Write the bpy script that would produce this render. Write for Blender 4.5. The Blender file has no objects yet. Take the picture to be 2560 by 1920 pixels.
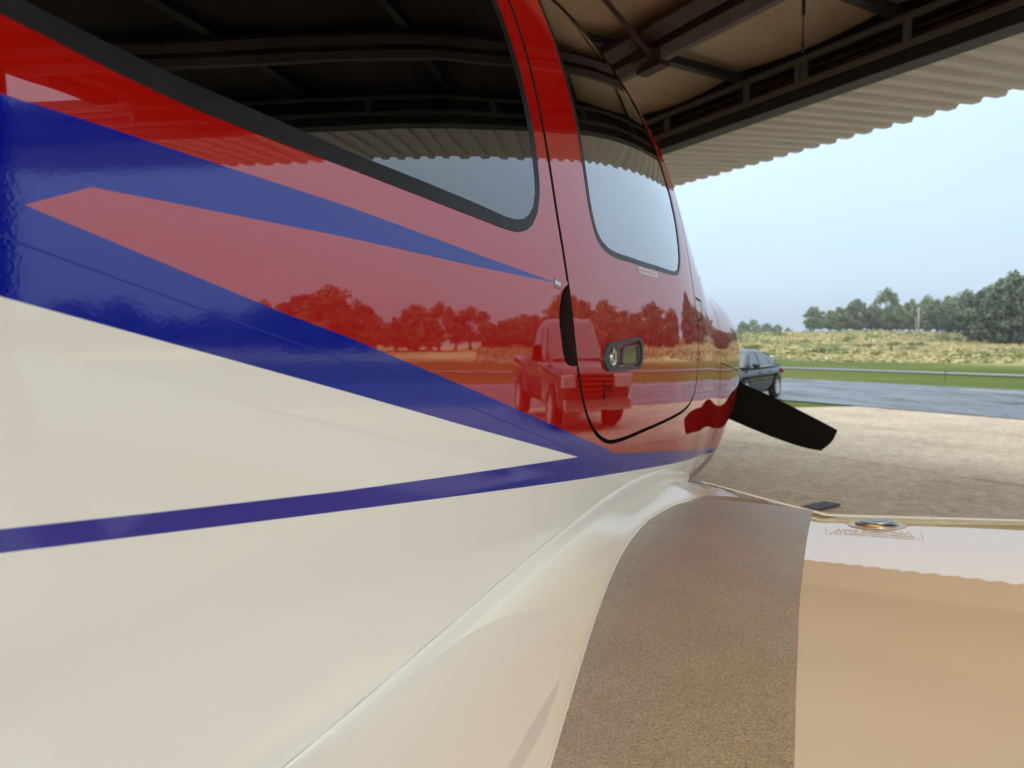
import bpy, bmesh, math, random
from math import sin, cos, pi, radians, sqrt, atan2, exp
from mathutils import Vector, Matrix
from mathutils.geometry import delaunay_2d_cdt

# ------------------------------------------------------------------ camera, sky, sun, exposure
scene = bpy.context.scene
COL = scene.collection
cam_d = bpy.data.cameras.new('camera')
cam = bpy.data.objects.new('camera', cam_d); COL.objects.link(cam)
scene.camera = cam
EYE = 1.30
cam.location = (0, 0, EYE)
cam.rotation_euler = (radians(90 - 3.153), 0, 0)
cam_d.sensor_fit = 'HORIZONTAL'; cam_d.sensor_width = 36; cam_d.lens = 24.966
cam_d.clip_start = 0.02; cam_d.clip_end = 3000
cam_d.dof.use_dof = True; cam_d.dof.focus_distance = 1.15; cam_d.dof.aperture_fstop = 6.5

SUN_AZ, SUN_EL = radians(184), radians(21)          # bearing right of the view axis (behind the camera), height
world = bpy.data.worlds.new('World'); scene.world = world; world.use_nodes = True
wn = world.node_tree.nodes; wl = world.node_tree.links; wn.clear()
w_out = wn.new('ShaderNodeOutputWorld')
sky = wn.new('ShaderNodeTexSky'); sky.sky_type = 'NISHITA'; sky.sun_disc = False
sky.sun_elevation = SUN_EL; sky.sun_rotation = SUN_AZ; sky.dust_density = 4.0; sky.air_density = 1.0
bg1 = wn.new('ShaderNodeBackground'); bg1.inputs['Strength'].default_value = 0.05
wl.new(sky.outputs[0], bg1.inputs['Color'])
# thin even overcast: brighter towards the zenith, a little bluer at the horizon
tc = wn.new('ShaderNodeTexCoord'); sp = wn.new('ShaderNodeSeparateXYZ'); wl.new(tc.outputs['Generated'], sp.inputs[0])
ramp = wn.new('ShaderNodeValToRGB'); wl.new(sp.outputs['Z'], ramp.inputs['Fac'])
cr = ramp.color_ramp
cr.elements[0].position = 0.0; cr.elements[0].color = (.26, .34, .45, 1)
cr.elements[1].position = 1.0; cr.elements[1].color = (1.70, 1.72, 1.73, 1)
e = cr.elements.new(.12); e.color = (.29, .372, .48, 1)
e = cr.elements.new(.36); e.color = (.475, .585, .67, 1)
cl = wn.new('ShaderNodeTexNoise'); cl.inputs['Scale'].default_value = 2.2; cl.inputs['Detail'].default_value = 3
mp = wn.new('ShaderNodeMapping'); mp.inputs['Scale'].default_value = (1, 1, 3); wl.new(tc.outputs['Generated'], mp.inputs[0]); wl.new(mp.outputs[0], cl.inputs['Vector'])
mr = wn.new('ShaderNodeMapRange'); mr.inputs[3].default_value = .86; mr.inputs[4].default_value = 1.14; wl.new(cl.outputs['Fac'], mr.inputs[0])
bg2 = wn.new('ShaderNodeBackground'); wl.new(ramp.outputs[0], bg2.inputs['Color']); wl.new(mr.outputs[0], bg2.inputs['Strength'])
addw = wn.new('ShaderNodeAddShader'); wl.new(bg1.outputs[0], addw.inputs[0]); wl.new(bg2.outputs[0], addw.inputs[1])
wl.new(addw.outputs[0], w_out.inputs[0])

sun_d = bpy.data.lights.new('sun', 'SUN'); sun_d.energy = .5; sun_d.angle = radians(16); sun_d.color = (1.0, .975, .94)
sun = bpy.data.objects.new('sun', sun_d); COL.objects.link(sun)
sd = Vector((sin(SUN_AZ) * cos(SUN_EL), cos(SUN_AZ) * cos(SUN_EL), sin(SUN_EL)))
sun.rotation_euler = (-sd).to_track_quat('-Z', 'Y').to_euler(); sun.location = sd * 60

vs = scene.view_settings
vs.view_transform = 'Standard'; vs.look = 'None'; vs.exposure = 0.65; vs.gamma = 1.0; vs.use_curve_mapping = False
cy = scene.cycles
cy.use_denoising = True; cy.max_bounces = 10; cy.diffuse_bounces = 5; cy.glossy_bounces = 5
cy.transmission_bounces = 6; cy.transparent_max_bounces = 16; cy.sample_clamp_indirect = 8
cy.caustics_reflective = False; cy.caustics_refractive = False

# ------------------------------------------------------------------ helpers
class MB:
    """collects verts and faces of one mesh"""
    def __init__(s): s.v = []; s.f = []; s.m = []
    def add(s, vs_, fs_, mi=0):
        o = len(s.v); s.v += [tuple(a) for a in vs_]
        for f in fs_: s.f.append([i + o for i in f]); s.m.append(mi)
        return s
    def box(s, a, b, mi=0, M=None):
        x0, y0, z0 = a; x1, y1, z1 = b
        v = [(x0, y0, z0), (x1, y0, z0), (x1, y1, z0), (x0, y1, z0), (x0, y0, z1), (x1, y0, z1), (x1, y1, z1), (x0, y1, z1)]
        if M is not None: v = [M @ Vector(p) for p in v]
        return s.add(v, [(0, 3, 2, 1), (4, 5, 6, 7), (0, 1, 5, 4), (1, 2, 6, 5), (2, 3, 7, 6), (3, 0, 4, 7)], mi)
    def loft(s, rings, closed=True, cap=True, mi=0):
        n = len(rings[0]); v = [p for r in rings for p in r]; f = []
        for i in range(len(rings) - 1):
            for j in range(n if closed else n - 1):
                k = (j + 1) % n
                f.append((i * n + j, i * n + k, (i + 1) * n + k, (i + 1) * n + j))
        if cap and closed:
            f.append(tuple(range(n - 1, -1, -1))); f.append(tuple((len(rings) - 1) * n + j for j in range(n)))
        return s.add(v, f, mi)
    def tube(s, pts, rad, n=8, cap=True, mi=0):
        pts = [Vector(p) for p in pts]; rings = []
        for i, p in enumerate(pts):
            t = (pts[min(i + 1, len(pts) - 1)] - pts[max(i - 1, 0)]).normalized()
            a = t.cross(Vector((0, 0, 1)) if abs(t.z) < .9 else Vector((1, 0, 0))).normalized(); b = t.cross(a)
            r = rad[i] if isinstance(rad, (list, tuple)) else rad
            rings.append([p + a * (r * cos(2 * pi * k / n)) + b * (r * sin(2 * pi * k / n)) for k in range(n)])
        return s.loft(rings, True, cap, mi)
    def lathe(s, prof, n=24, M=None, mi=0, cap=False):
        M = M or Matrix(); rings = [[M @ Vector((r * cos(2 * pi * k / n), r * sin(2 * pi * k / n), z)) for k in range(n)] for r, z in prof]
        return s.loft(rings, True, cap, mi)
    def prism(s, pts, t0, t1, M=None, mi=0):
        n = len(pts); M = M or Matrix()
        v = [M @ Vector((x, y, t0)) for x, y in pts] + [M @ Vector((x, y, t1)) for x, y in pts]
        f = [tuple(range(n - 1, -1, -1)), tuple(range(n, 2 * n))] + [(i, (i + 1) % n, n + (i + 1) % n, n + i) for i in range(n)]
        return s.add(v, f, mi)
    def build(s, name, mats, parent=None, smooth=False, normals=None, bevel=0, fix=True):
        me = bpy.data.meshes.new(name); me.from_pydata(s.v, [], s.f)
        if not isinstance(mats, (list, tuple)): mats = [mats]
        for m in mats: me.materials.append(m)
        me.polygons.foreach_set('material_index', s.m)
        if fix and normals is None:
            bm = bmesh.new(); bm.from_mesh(me); bmesh.ops.recalc_face_normals(bm, faces=bm.faces); bm.to_mesh(me); bm.free()
        if smooth: me.polygons.foreach_set('use_smooth', [True] * len(me.polygons))
        me.update()
        if normals is not None: me.normals_split_custom_set_from_vertices(normals)
        o = bpy.data.objects.new(name, me); COL.objects.link(o)
        if parent is not None: o.parent = parent
        if bevel:
            md = o.modifiers.new('bevel', 'BEVEL'); md.width = bevel; md.segments = 2; md.limit_method = 'ANGLE'; md.angle_limit = radians(40)
        return o

def tag(o, label=None, cat=None, group=None, kind=None):
    if label: o['label'] = label
    if cat: o['category'] = cat
    if group: o['group'] = group
    if kind: o['kind'] = kind
    return o
def empty(name, loc=(0, 0, 0), rz=0, parent=None):
    o = bpy.data.objects.new(name, None); COL.objects.link(o); o.location = loc; o.rotation_euler = (0, 0, rz); o.empty_display_size = .2
    o.parent = parent; return o
def copy_tree(o, parent=None):
    c = o.copy(); COL.objects.link(c); c.parent = parent
    for ch in list(o.children): copy_tree(ch, c)
    return c
def smoothstep(a, b, x):
    t = min(1, max(0, (x - a) / (b - a))); return t * t * (3 - 2 * t)

def pchip_fn(xs, ys):
    n = len(xs); h = [xs[i + 1] - xs[i] for i in range(n - 1)]; d = [(ys[i + 1] - ys[i]) / h[i] for i in range(n - 1)]
    m = [0.] * n; m[0] = d[0]; m[-1] = d[-1]
    for i in range(1, n - 1):
        if d[i - 1] * d[i] > 0:
            w1 = 2 * h[i] + h[i - 1]; w2 = h[i] + 2 * h[i - 1]; m[i] = (w1 + w2) / (w1 / d[i - 1] + w2 / d[i])
    def f(x):
        k = 0
        while k < n - 2 and x > xs[k + 1]: k += 1
        t = (x - xs[k]) / h[k]
        if x < xs[0]: return ys[0] + m[0] * (x - xs[0])
        if x > xs[-1]: return ys[-1] + m[-1] * (x - xs[-1])
        t2 = t * t; t3 = t2 * t
        return (2 * t3 - 3 * t2 + 1) * ys[k] + (t3 - 2 * t2 + t) * h[k] * m[k] + (-2 * t3 + 3 * t2) * ys[k + 1] + (t3 - t2) * h[k] * m[k + 1]
    return f
def lin_fn(pts):
    def f(x):
        for (a, b), (c, d) in zip(pts, pts[1:]):
            if x <= c or (c, d) == pts[-1]: return b + (d - b) * (x - a) / (c - a)
    return f
def catmull(pts, step=.015, closed=False):
    n = len(pts); out = []
    P = [Vector(p) for p in pts]
    for i in range(n if closed else n - 1):
        p1, p2 = P[i], P[(i + 1) % n]
        p0 = P[i - 1] if (closed or i > 0) else p1 * 2 - p2
        p3 = P[(i + 2) % n] if (closed or i + 2 < n) else p2 * 2 - p1
        d01, d12, d23 = max((p1 - p0).length, 1e-6) ** .5, max((p2 - p1).length, 1e-6) ** .5, max((p3 - p2).length, 1e-6) ** .5
        m1 = (p2 - p1) + d12 * ((p1 - p0) / d01 - (p2 - p0) / (d01 + d12))
        m2 = (p2 - p1) + d12 * ((p3 - p2) / d23 - (p3 - p1) / (d12 + d23))
        k = max(1, int((p2 - p1).length / step))
        for j in range(k):
            t = j / k; t2 = t * t; t3 = t2 * t
            out.append((2 * t3 - 3 * t2 + 1) * p1 + (t3 - 2 * t2 + t) * m1 + (-2 * t3 + 3 * t2) * p2 + (t3 - t2) * m2)
    if not closed: out.append(P[-1])
    return [tuple(p) for p in out]
def resample(pts, step, closed=True):
    out = []; n = len(pts)
    for i in range(n if closed else n - 1):
        a, b = Vector(pts[i]), Vector(pts[(i + 1) % n]); k = max(1, round((b - a).length / step))
        out += [tuple(a.lerp(b, j / k)) for j in range(k)]
    if not closed: out.append(tuple(pts[-1]))
    return out
def inside(poly, x, y):
    c = False; j = len(poly) - 1
    for i in range(len(poly)):
        xi, yi = poly[i]; xj, yj = poly[j]
        if (yi > y) != (yj > y) and x < (xj - xi) * (y - yi) / (yj - yi) + xi: c = not c
        j = i
    return c
def offset_loop(poly, d):
    a = sum(poly[i - 1][0] * poly[i][1] - poly[i][0] * poly[i - 1][1] for i in range(len(poly))); sgn = 1 if a > 0 else -1
    out = []; n = len(poly)
    for i in range(n):
        t = (Vector(poly[(i + 1) % n]) - Vector(poly[i - 1])).normalized()
        out.append((poly[i][0] + t.y * d * sgn, poly[i][1] - t.x * d * sgn))
    return out

# ------------------------------------------------------------------ materials
def new_mat(name):
    m = bpy.data.materials.new(name); m.use_nodes = True
    nt = m.node_tree; return m, nt.nodes, nt.links, nt.nodes['Principled BSDF']
def noise(n, l, scale, detail=3, rough=.5, coord='Object', stretch=None):
    t = n.new('ShaderNodeTexCoord'); x = n.new('ShaderNodeTexNoise'); x.inputs['Scale'].default_value = scale
    x.inputs['Detail'].default_value = detail; x.inputs['Roughness'].default_value = rough
    if stretch:
        mp_ = n.new('ShaderNodeMapping'); mp_.inputs['Scale'].default_value = stretch; l.new(t.outputs[coord], mp_.inputs[0]); l.new(mp_.outputs[0], x.inputs['Vector'])
    else: l.new(t.outputs[coord], x.inputs['Vector'])
    return x.outputs['Fac']
def ramp_(n, l, fac, stops):
    r = n.new('ShaderNodeValToRGB'); l.new(fac, r.inputs[0]); c = r.color_ramp
    c.elements[0].position, c.elements[0].color = stops[0][0], (*stops[0][1], 1)
    c.elements[1].position, c.elements[1].color = stops[-1][0], (*stops[-1][1], 1)
    for p, k in stops[1:-1]: e_ = c.elements.new(p); e_.color = (*k, 1)
    return r.outputs[0]
def mixc(n, l, fac, a, b, mode='MIX'):
    x = n.new('ShaderNodeMix'); x.data_type = 'RGBA'; x.blend_type = mode
    for s, v in ((0, fac), (6, a), (7, b)):
        if isinstance(v, (int, float)): x.inputs[s].default_value = v
        elif isinstance(v, tuple): x.inputs[s].default_value = (*v, 1)
        else: l.new(v, x.inputs[s])
    return x.outputs[2]
def bump(n, l, b, h, strength=.3, dist=.01, prev=None):
    x = n.new('ShaderNodeBump'); x.inputs['Strength'].default_value = strength; x.inputs['Distance'].default_value = dist
    l.new(h, x.inputs['Height'])
    if prev is not None: l.new(prev, x.inputs['Normal'])
    if b is not None: l.new(x.outputs[0], b.inputs['Normal'])
    return x.outputs[0]
def mapr(n, l, fac, lo, hi):
    x = n.new('ShaderNodeMapRange'); l.new(fac, x.inputs[0]); x.inputs[3].default_value = lo; x.inputs[4].default_value = hi; return x.outputs[0]

def paint(name, col, rough=.03, ior=1.68, wave=.25, peel=.0):
    m, n, l, b = new_mat(name)
    dirt = noise(n, l, 7, 5, .6)
    c = mixc(n, l, mapr(n, l, dirt, 0, .22), col, tuple(x * .9 for x in col))
    l.new(c, b.inputs['Base Color']); b.inputs['IOR'].default_value = ior
    l.new(mapr(n, l, noise(n, l, 18, 4, .6), rough * .6, rough * 1.6), b.inputs['Roughness'])
    h = noise(n, l, 9, 2, .5); nn = bump(n, l, b, h, wave, .0012)
    if peel:
        h2 = noise(n, l, 260, 2, .5); bump(n, l, b, h2, peel, .0006, nn)
    return m
def plain(name, col, rough=.6, metal=0, var=.12, scale=12, bmp=.0, bscale=80, ior=1.45):
    m, n, l, b = new_mat(name)
    f = noise(n, l, scale, 5, .6)
    c = mixc(n, l, f, tuple(x * (1 - var) for x in col), tuple(min(1, x * (1 + var)) for x in col))
    l.new(c, b.inputs['Base Color']); b.inputs['Metallic'].default_value = metal; b.inputs['IOR'].default_value = ior
    l.new(mapr(n, l, noise(n, l, scale * 2, 3), max(.02, rough * .8), min(1, rough * 1.2)), b.inputs['Roughness'])
    if bmp: bump(n, l, b, noise(n, l, bscale, 4), bmp, .01)
    return m
def glass(name, tint, boost=1.5, rough=0.0, dirt=0.0):
    m, n, l, b = new_mat(name); out = n['Material Output']; n.remove(b)
    fr = n.new('ShaderNodeFresnel'); fr.inputs['IOR'].default_value = 2.3
    mu = n.new('ShaderNodeMath'); mu.operation = 'MULTIPLY'; mu.use_clamp = True; mu.inputs[1].default_value = boost; l.new(fr.outputs[0], mu.inputs[0])
    tr = n.new('ShaderNodeBsdfTransparent'); tr.inputs[0].default_value = (*tint, 1)
    gl = n.new('ShaderNodeBsdfGlossy'); gl.inputs['Roughness'].default_value = rough
    mx = n.new('ShaderNodeMixShader'); l.new(mu.outputs[0], mx.inputs[0]); l.new(tr.outputs[0], mx.inputs[1]); l.new(gl.outputs[0], mx.inputs[2])
    if dirt:
        di = n.new('ShaderNodeBsdfDiffuse'); di.inputs[0].default_value = (.35, .35, .34, 1)
        m2 = n.new('ShaderNodeMixShader'); r = ramp_(n, l, noise(n, l, 14, 6, .7), [(.5, (0, 0, 0)), (.75, (dirt, dirt, dirt))])
        l.new(r, m2.inputs[0]); l.new(mx.outputs[0], m2.inputs[1]); l.new(di.outputs[0], m2.inputs[2]); l.new(m2.outputs[0], out.inputs[0])
    else: l.new(mx.outputs[0], out.inputs[0])
    return m

M = {}
M['red'] = paint('red_paint', (.38, .005, .003), .014, 2.12, .12)
M['blue'] = paint('blue_vinyl', (.001, .008, .30), .05, 1.78, .12, .05)
M['white'] = paint('white_paint', (.82, .835, .79), .02, 1.62, .10)
M['fairing'] = paint('fairing_paint', (.79, .81, .775), .15, 1.5, .05)
M['wing_white'] = paint('wing_white_paint', (.80, .79, .77), .012, 2.25, .04)
M['rubber'] = plain('black_rubber', (.012, .012, .013), .34, 0, .3, 22, .10, 45, ior=1.38)
M['black'] = plain('matt_black', (.003, .003, .003), .7, ior=1.15)
M['lining'] = plain('cabin_lining', (.035, .033, .03), .8)
M['leather'] = plain('grey_leather', (.06, .058, .055), .5)
M['tinted'] = glass('tinted_window', (.015, .014, .013), 1.55, 0, .012)
M['clear'] = glass('clear_window', (.66, .70, .68), 2.3, 0, .02)
M['gun'] = plain('gunmetal', (.045, .052, .058), .38, .3, .15, 60)
M['chrome'] = plain('chrome', (.62, .62, .62), .12, 1, .05)
M['steel'] = plain('brushed_steel', (.33, .32, .29), .3, 1, .15, 50)
M['tyre'] = plain('tyre', (.015, .015, .015), .75)
M['pin'] = plain('pin_line', (.02, .035, .36), .15)
M['seam'] = plain('panel_seam', (.012, .003, .003), .7)
M['print'] = plain('grey_print', (.70, .70, .73), .5)
M['sticker'] = plain('clear_sticker', (.68, .60, .64), .2)

def wingwalk_mat():
    m, n, l, b = new_mat('wing_walk_grit')
    big = noise(n, l, 9, 6, .65)
    c = ramp_(n, l, big, [(.25, (.285, .27, .235)), (.5, (.335, .315, .275)), (.8, (.385, .36, .315))])
    c = mixc(n, l, .7, c, ramp_(n, l, noise(n, l, 400, 3, .8), [(.32, (.12, .12, .12)), (.5, (.5, .5, .5)), (.68, (.88, .88, .87))]), 'OVERLAY')
    spk = ramp_(n, l, noise(n, l, 130, 4, .75), [(.66, (0, 0, 0)), (.72, (1, 1, 1))])
    c = mixc(n, l, mapr(n, l, spk, 0, .8), c, (.06, .05, .04)); l.new(c, b.inputs['Base Color'])
    b.inputs['IOR'].default_value = 1.7
    l.new(mapr(n, l, noise(n, l, 30, 4), .26, .42), b.inputs['Roughness'])
    t = n.new('ShaderNodeTexCoord'); vo = n.new('ShaderNodeTexVoronoi'); vo.inputs['Scale'].default_value = 300; l.new(t.outputs['Object'], vo.inputs['Vector'])
    nn = bump(n, l, b, vo.outputs['Distance'], .35, .002); bump(n, l, b, noise(n, l, 700, 2, .6), .35, .0015, nn); return m
M['walk'] = wingwalk_mat()

def ceiling_mat():
    m, n, l, b = new_mat('vinyl_insulation')
    c = ramp_(n, l, noise(n, l, 1.3, 6, .6), [(.3, (.31, .245, .18)), (.7, (.42, .345, .26))])
    st = ramp_(n, l, noise(n, l, 1.1, 6, .65, 'Object', (1, 5, 1)), [(.62, (0, 0, 0)), (.68, (1, 1, 1))])
    c = mixc(n, l, mapr(n, l, st, 0, .45), c, (.30, .18, .06))
    l.new(c, b.inputs['Base Color']); b.inputs['Roughness'].default_value = .55
    bump(n, l, b, noise(n, l, 2.2, 4, .5, 'Object', (1, 3, 1)), .6, .05); return m
M['ceil'] = ceiling_mat()
M['ceil_dark'] = plain('darkened_ceiling', (.022, .016, .012), .8, 0, .3, 3)  # ceiling colour darkened in some bays to blacken the rear window reflection
M['beam'] = plain('red_oxide_steel', (.030, .009, .006), .65, 0, .35, 6, .1, 40)
M['frame_grey'] = plain('grey_frame_steel', (.10, .095, .085), .6, 0, .25, 8)
M['black_steel'] = plain('black_steel', (.012, .012, .012), .55, 0, .3, 8)
M['hwall'] = plain('white_wall_sheet', (.50, .49, .46), .55, 0, .1, 2)
def sheet_mat():
    m, n, l, b = new_mat('corrugated_white_steel')
    c = ramp_(n, l, noise(n, l, 1.6, 6, .7, 'Object', (.6, 5, 1)), [(.35, (.53, .51, .48)), (.7, (.63, .61, .58))])
    l.new(c, b.inputs['Base Color']); b.inputs['Roughness'].default_value = .45; return m
M['sheet'] = sheet_mat()
M['added_skylight'] = (lambda: (lambda m, n, l, b: (n.remove(b), (lambda t: (t.inputs[0].__setattr__('default_value', (1.0, .56, .12, 1)), l.new(t.outputs[0], n['Material Output'].inputs[0])))(n.new('ShaderNodeBsdfTransparent')), m)[-1])(*new_mat('warm_light_filter')))()  # unseen tinted roof panes, added to throw warm light on the wing

def concrete_mat():
    m, n, l, b = new_mat('broom_finished_concrete')
    big = noise(n, l, .55, 7, .65, 'Object'); fine = noise(n, l, 9, 9, .85, 'Object'); grit = noise(n, l, 45, 4, .8, 'Object')
    c = ramp_(n, l, big, [(.3, (.29, .238, .172)), (.5, (.385, .32, .237)), (.72, (.45, .385, .29))])
    c = mixc(n, l, .6, c, ramp_(n, l, fine, [(.36, (.20, .19, .18)), (.5, (.5, .49, .48)), (.64, (.80, .79, .76))]), 'OVERLAY')
    c = mixc(n, l, .7, c, ramp_(n, l, grit, [(.35, (.3, .3, .3)), (.65, (.7, .7, .68))]), 'OVERLAY')
    st = ramp_(n, l, noise(n, l, .7, 6, .65, 'Object'), [(.58, (0, 0, 0)), (.70, (1, 1, 1))])
    c = mixc(n, l, mapr(n, l, st, 0, .5), c, (.14, .11, .08))
    l.new(c, b.inputs['Base Color']); b.inputs['Roughness'].default_value = .8; b.inputs['IOR'].default_value = 1.35
    bump(n, l, b, grit, .5, .008); return m
M['concrete'] = concrete_mat()
def asphalt_mat():
    m, n, l, b = new_mat('damp_asphalt')
    c = ramp_(n, l, noise(n, l, 9, 6, .7, 'Object'), [(.3, (.030, .031, .038)), (.7, (.07, .072, .085))])
    l.new(c, b.inputs['Base Color']); b.inputs['IOR'].default_value = 1.6
    l.new(ramp_(n, l, noise(n, l, .8, 8, .75, 'Object', (1, .35, 1)), [(.38, (.10, .10, .10)), (.52, (.40, .40, .40)), (.66, (.75, .75, .75))]), b.inputs['Roughness'])
    bump(n, l, b, noise(n, l, 60, 3, .6, 'Object'), .12, .006); return m
M['asphalt'] = asphalt_mat()
M['road'] = plain('pale_road', (.15, .15, .155), .7, 0, .12, 1.5)
M['line'] = plain('road_paint', (.75, .75, .72), .6)
def grass_mat():
    m, n, l, b = new_mat('mown_grass')
    g = ramp_(n, l, noise(n, l, .09, 6, .7, 'Object'), [(.3, (.042, .078, .009)), (.5, (.074, .104, .015)), (.7, (.122, .130, .031))])
    f = noise(n, l, 3.5, 6, .75, 'Object'); g = mixc(n, l, .5, g, ramp_(n, l, f, [(.3, (.25, .25, .25)), (.7, (.75, .75, .7))]), 'OVERLAY')
    meadow = ramp_(n, l, noise(n, l, .10, 7, .7, 'Object'), [(.30, (.18, .20, .05)), (.46, (.42, .39, .165)), (.62, (.60, .55, .31))])
    at = n.new('ShaderNodeAttribute'); at.attribute_name = 'meadow'
    c = mixc(n, l, at.outputs['Fac'], g, meadow); l.new(c, b.inputs['Base Color']); b.inputs['Roughness'].default_value = .9; b.inputs['IOR'].default_value = 1.2
    bump(n, l, b, f, .6, .06); return m
M['grass'] = grass_mat()
def leafy(name, a, b_, seed=0):
    m, n, l, b = new_mat(name)
    at = n.new('ShaderNodeAttribute'); at.attribute_name = 'shade'
    ob = n.new('ShaderNodeObjectInfo')
    c = mixc(n, l, at.outputs['Fac'], a, b_)
    hs = n.new('ShaderNodeHueSaturation'); l.new(c, hs.inputs['Color']); l.new(mapr(n, l, ob.outputs['Random'], .75, 1.3), hs.inputs['Value']); l.new(mapr(n, l, ob.outputs['Random'], .485, .512), hs.inputs['Hue'])
    l.new(hs.outputs[0], b.inputs['Base Color']); b.inputs['Roughness'].default_value = .6
    b.inputs['Transmission Weight'].default_value = 0
    return m
M['leaf'] = leafy('leaves', (.060, .100, .045), (.170, .220, .095))
M['leaf_dark'] = leafy('dark_leaves', (.042, .072, .042), (.115, .160, .080))
M['needle'] = leafy('needles', (.012, .030, .018), (.03, .06, .03))
M['dry'] = leafy('dry_grass', (.28, .26, .11), (.60, .55, .31))
M['weed'] = leafy('green_weeds', (.09, .13, .03), (.22, .26, .08))
M['bark'] = plain('bark', (.07, .055, .042), .9, 0, .3, 5)
M['pole'] = plain('weathered_wood', (.36, .32, .28), .8)

# ------------------------------------------------------------------ ground frame: n = out of the hangar door, u = along the door line
TH = radians(29.7)
NX, NY = cos(TH), sin(TH)
def NU(n, u, z=0.0): return Vector((NX * n - NY * u, NY * n + NX * u, z))
def spot(t, D):            # bearing tangent and depth seen from the hangar -> (n, u)
    X, Y = t * D, D; return (X * NX + Y * NY, -X * NY + Y * NX)
random.seed(4)
def hill(n, u):
    s = .22 + .78 * smoothstep(20, 150, u)
    return s * 5.9 * smoothstep(45, 215, n) ** .9 if n > 45 else 0
def height(n, u):
    if n <= 7.3: z = 0
    elif n <= 17: z = -.30 * (n - 7.3) / 9.7
    else: z = -.30
    z += hill(n, u)
    if n > 60: z += .25 * sin(n * .07 + u * .03) * smoothstep(60, 100, n)
    if n > 230: z -= (n - 230) * .03
    return z
gfr = empty('ground_frame'); COL.objects.unlink(gfr); bpy.data.objects.remove(gfr)

def build_ground():
    ns = [16.2, 16.6, 17, 18, 20, 24, 28, 32, 36, 40, 44, 48, 52, 57, 62] + [68 + 7 * i for i in range(24)] + [245, 280, 340, 420, 560, 750]
    us = [-700, -600, -420, -300, -240] + [-200 + 12 * i for i in range(40)] + [300, 360, 450, 600, 800]
    us = sorted(set(us + [11.6]))
    mb = MB(); v = [NU(n, u, height(n, u) - .02) for n in ns for u in us]
    W_ = len(us); f = [(i * W_ + j, (i + 1) * W_ + j, (i + 1) * W_ + j + 1, i * W_ + j + 1) for i in range(len(ns) - 1) for j in range(W_ - 1)]
    mb.add(v, f)
    o = mb.build('grass_ground', M['grass'], smooth=True); tag(o, 'mown grass rising to a dry meadow hill beyond the taxiway', None, None, 'structure')
    at = o.data.attributes.new('meadow', 'FLOAT', 'POINT')
    at.data.foreach_set('value', [smoothstep(58, 80, n + 4 * sin(u * .09) + 3 * sin(u * .031)) for n in ns for u in us])
    # side lawn left of the apron
    mb = MB(); nn = [-40, -10, 7.3, 12, 16.2]; uu = [11.75, 14, 20, 40, 120]
    v = [NU(n, u, height(n, u) - .02) for n in nn for u in uu]
    mb.add(v, [(i * 5 + j, (i + 1) * 5 + j, (i + 1) * 5 + j + 1, i * 5 + j + 1) for i in range(4) for j in range(4)])
    o = mb.build('grass_verge', M['grass'], smooth=True); tag(o, 'narrow grass verge between concrete apron and asphalt', None, None, 'structure')
    at = o.data.attributes.new('meadow', 'FLOAT', 'POINT')
    # asphalt taxiway
    def strip(name, n0, n1, u0, u1, mat, dz, label, step=6):
        mb = MB(); k = int((u1 - u0) / step) + 1; us_ = [u0 + (u1 - u0) * i / k for i in range(k + 1)]
        v = [NU(n, u, height(n, u) + dz) for u in us_ for n in (n0, n1)]
        mb.add(v, [(2 * i, 2 * i + 1, 2 * i + 3, 2 * i + 2) for i in range(k)])
        return tag(mb.build(name, mat), label, None, None, 'structure')
    strip('asphalt_taxiway', 17.0, 28.0, -160, 220, M['asphalt'], .012, 'damp asphalt taxiway running past the hangar')
    strip('edge_line', 26.3, 26.45, -160, 14, M['line'], .018, 'white painted line along the far side of the taxiway')
    strip('far_road', 39.6, 42.4, -200, 260, M['road'], .03, 'pale narrow road crossing the grass below the meadow')
    strip('road_edge_line', 40.9, 41.05, -200, 24, plain('yellow_paint', (.6, .5, .2), .6), .036, 'yellow line on the pale far road')
build_ground()

def build_apron():
    root = empty('apron'); tag(root, 'tan concrete apron and hangar floor in square slabs', None, None, 'structure')
    nj = [-7.4, -3.7, 0, 3.6, 7.3, 10.6, 13.9, 17.0]; uj = [-18.3, -14.6, -10.95, -7.25, -3.55, .1, 3.8, 7.5, 11.6]
    sub = MB(); 
    for (a, b) in ((-7.5, 7.3), (7.3, 17.05)):
        sub.add([NU(a, -18.4, height(a, 0) - .06), NU(b, -18.4, height(b, 0) - .06), NU(b, 11.7, height(b, 0) - .06), NU(a, 11.7, height(a, 0) - .06)], [(0, 1, 2, 3)])
    sub.build('joint_bed', plain('joint_sealant', (.09, .08, .07), .9), root)
    g = .005; r = .005
    for i in range(len(nj) - 1):
        for j in range(len(uj) - 1):
            n0, n1, u0, u1 = nj[i] + g, nj[i + 1] - g, uj[j] + g, uj[j + 1] - g
            dz = random.uniform(-.003, .003)
            mb = MB(); rings = []
            for k, (ins, dd) in enumerate(((0, -.12), (0, -r), (r, 0))):
                rings.append([NU(a, b, height(a, 0) + dz + dd) for a, b in ((n0 + ins, u0 + ins), (n1 - ins, u0 + ins), (n1 - ins, u1 - ins), (n0 + ins, u1 - ins))])
            mb.loft(rings, True, True); mb.build('slab', M['concrete'], root)
build_apron()

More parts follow.
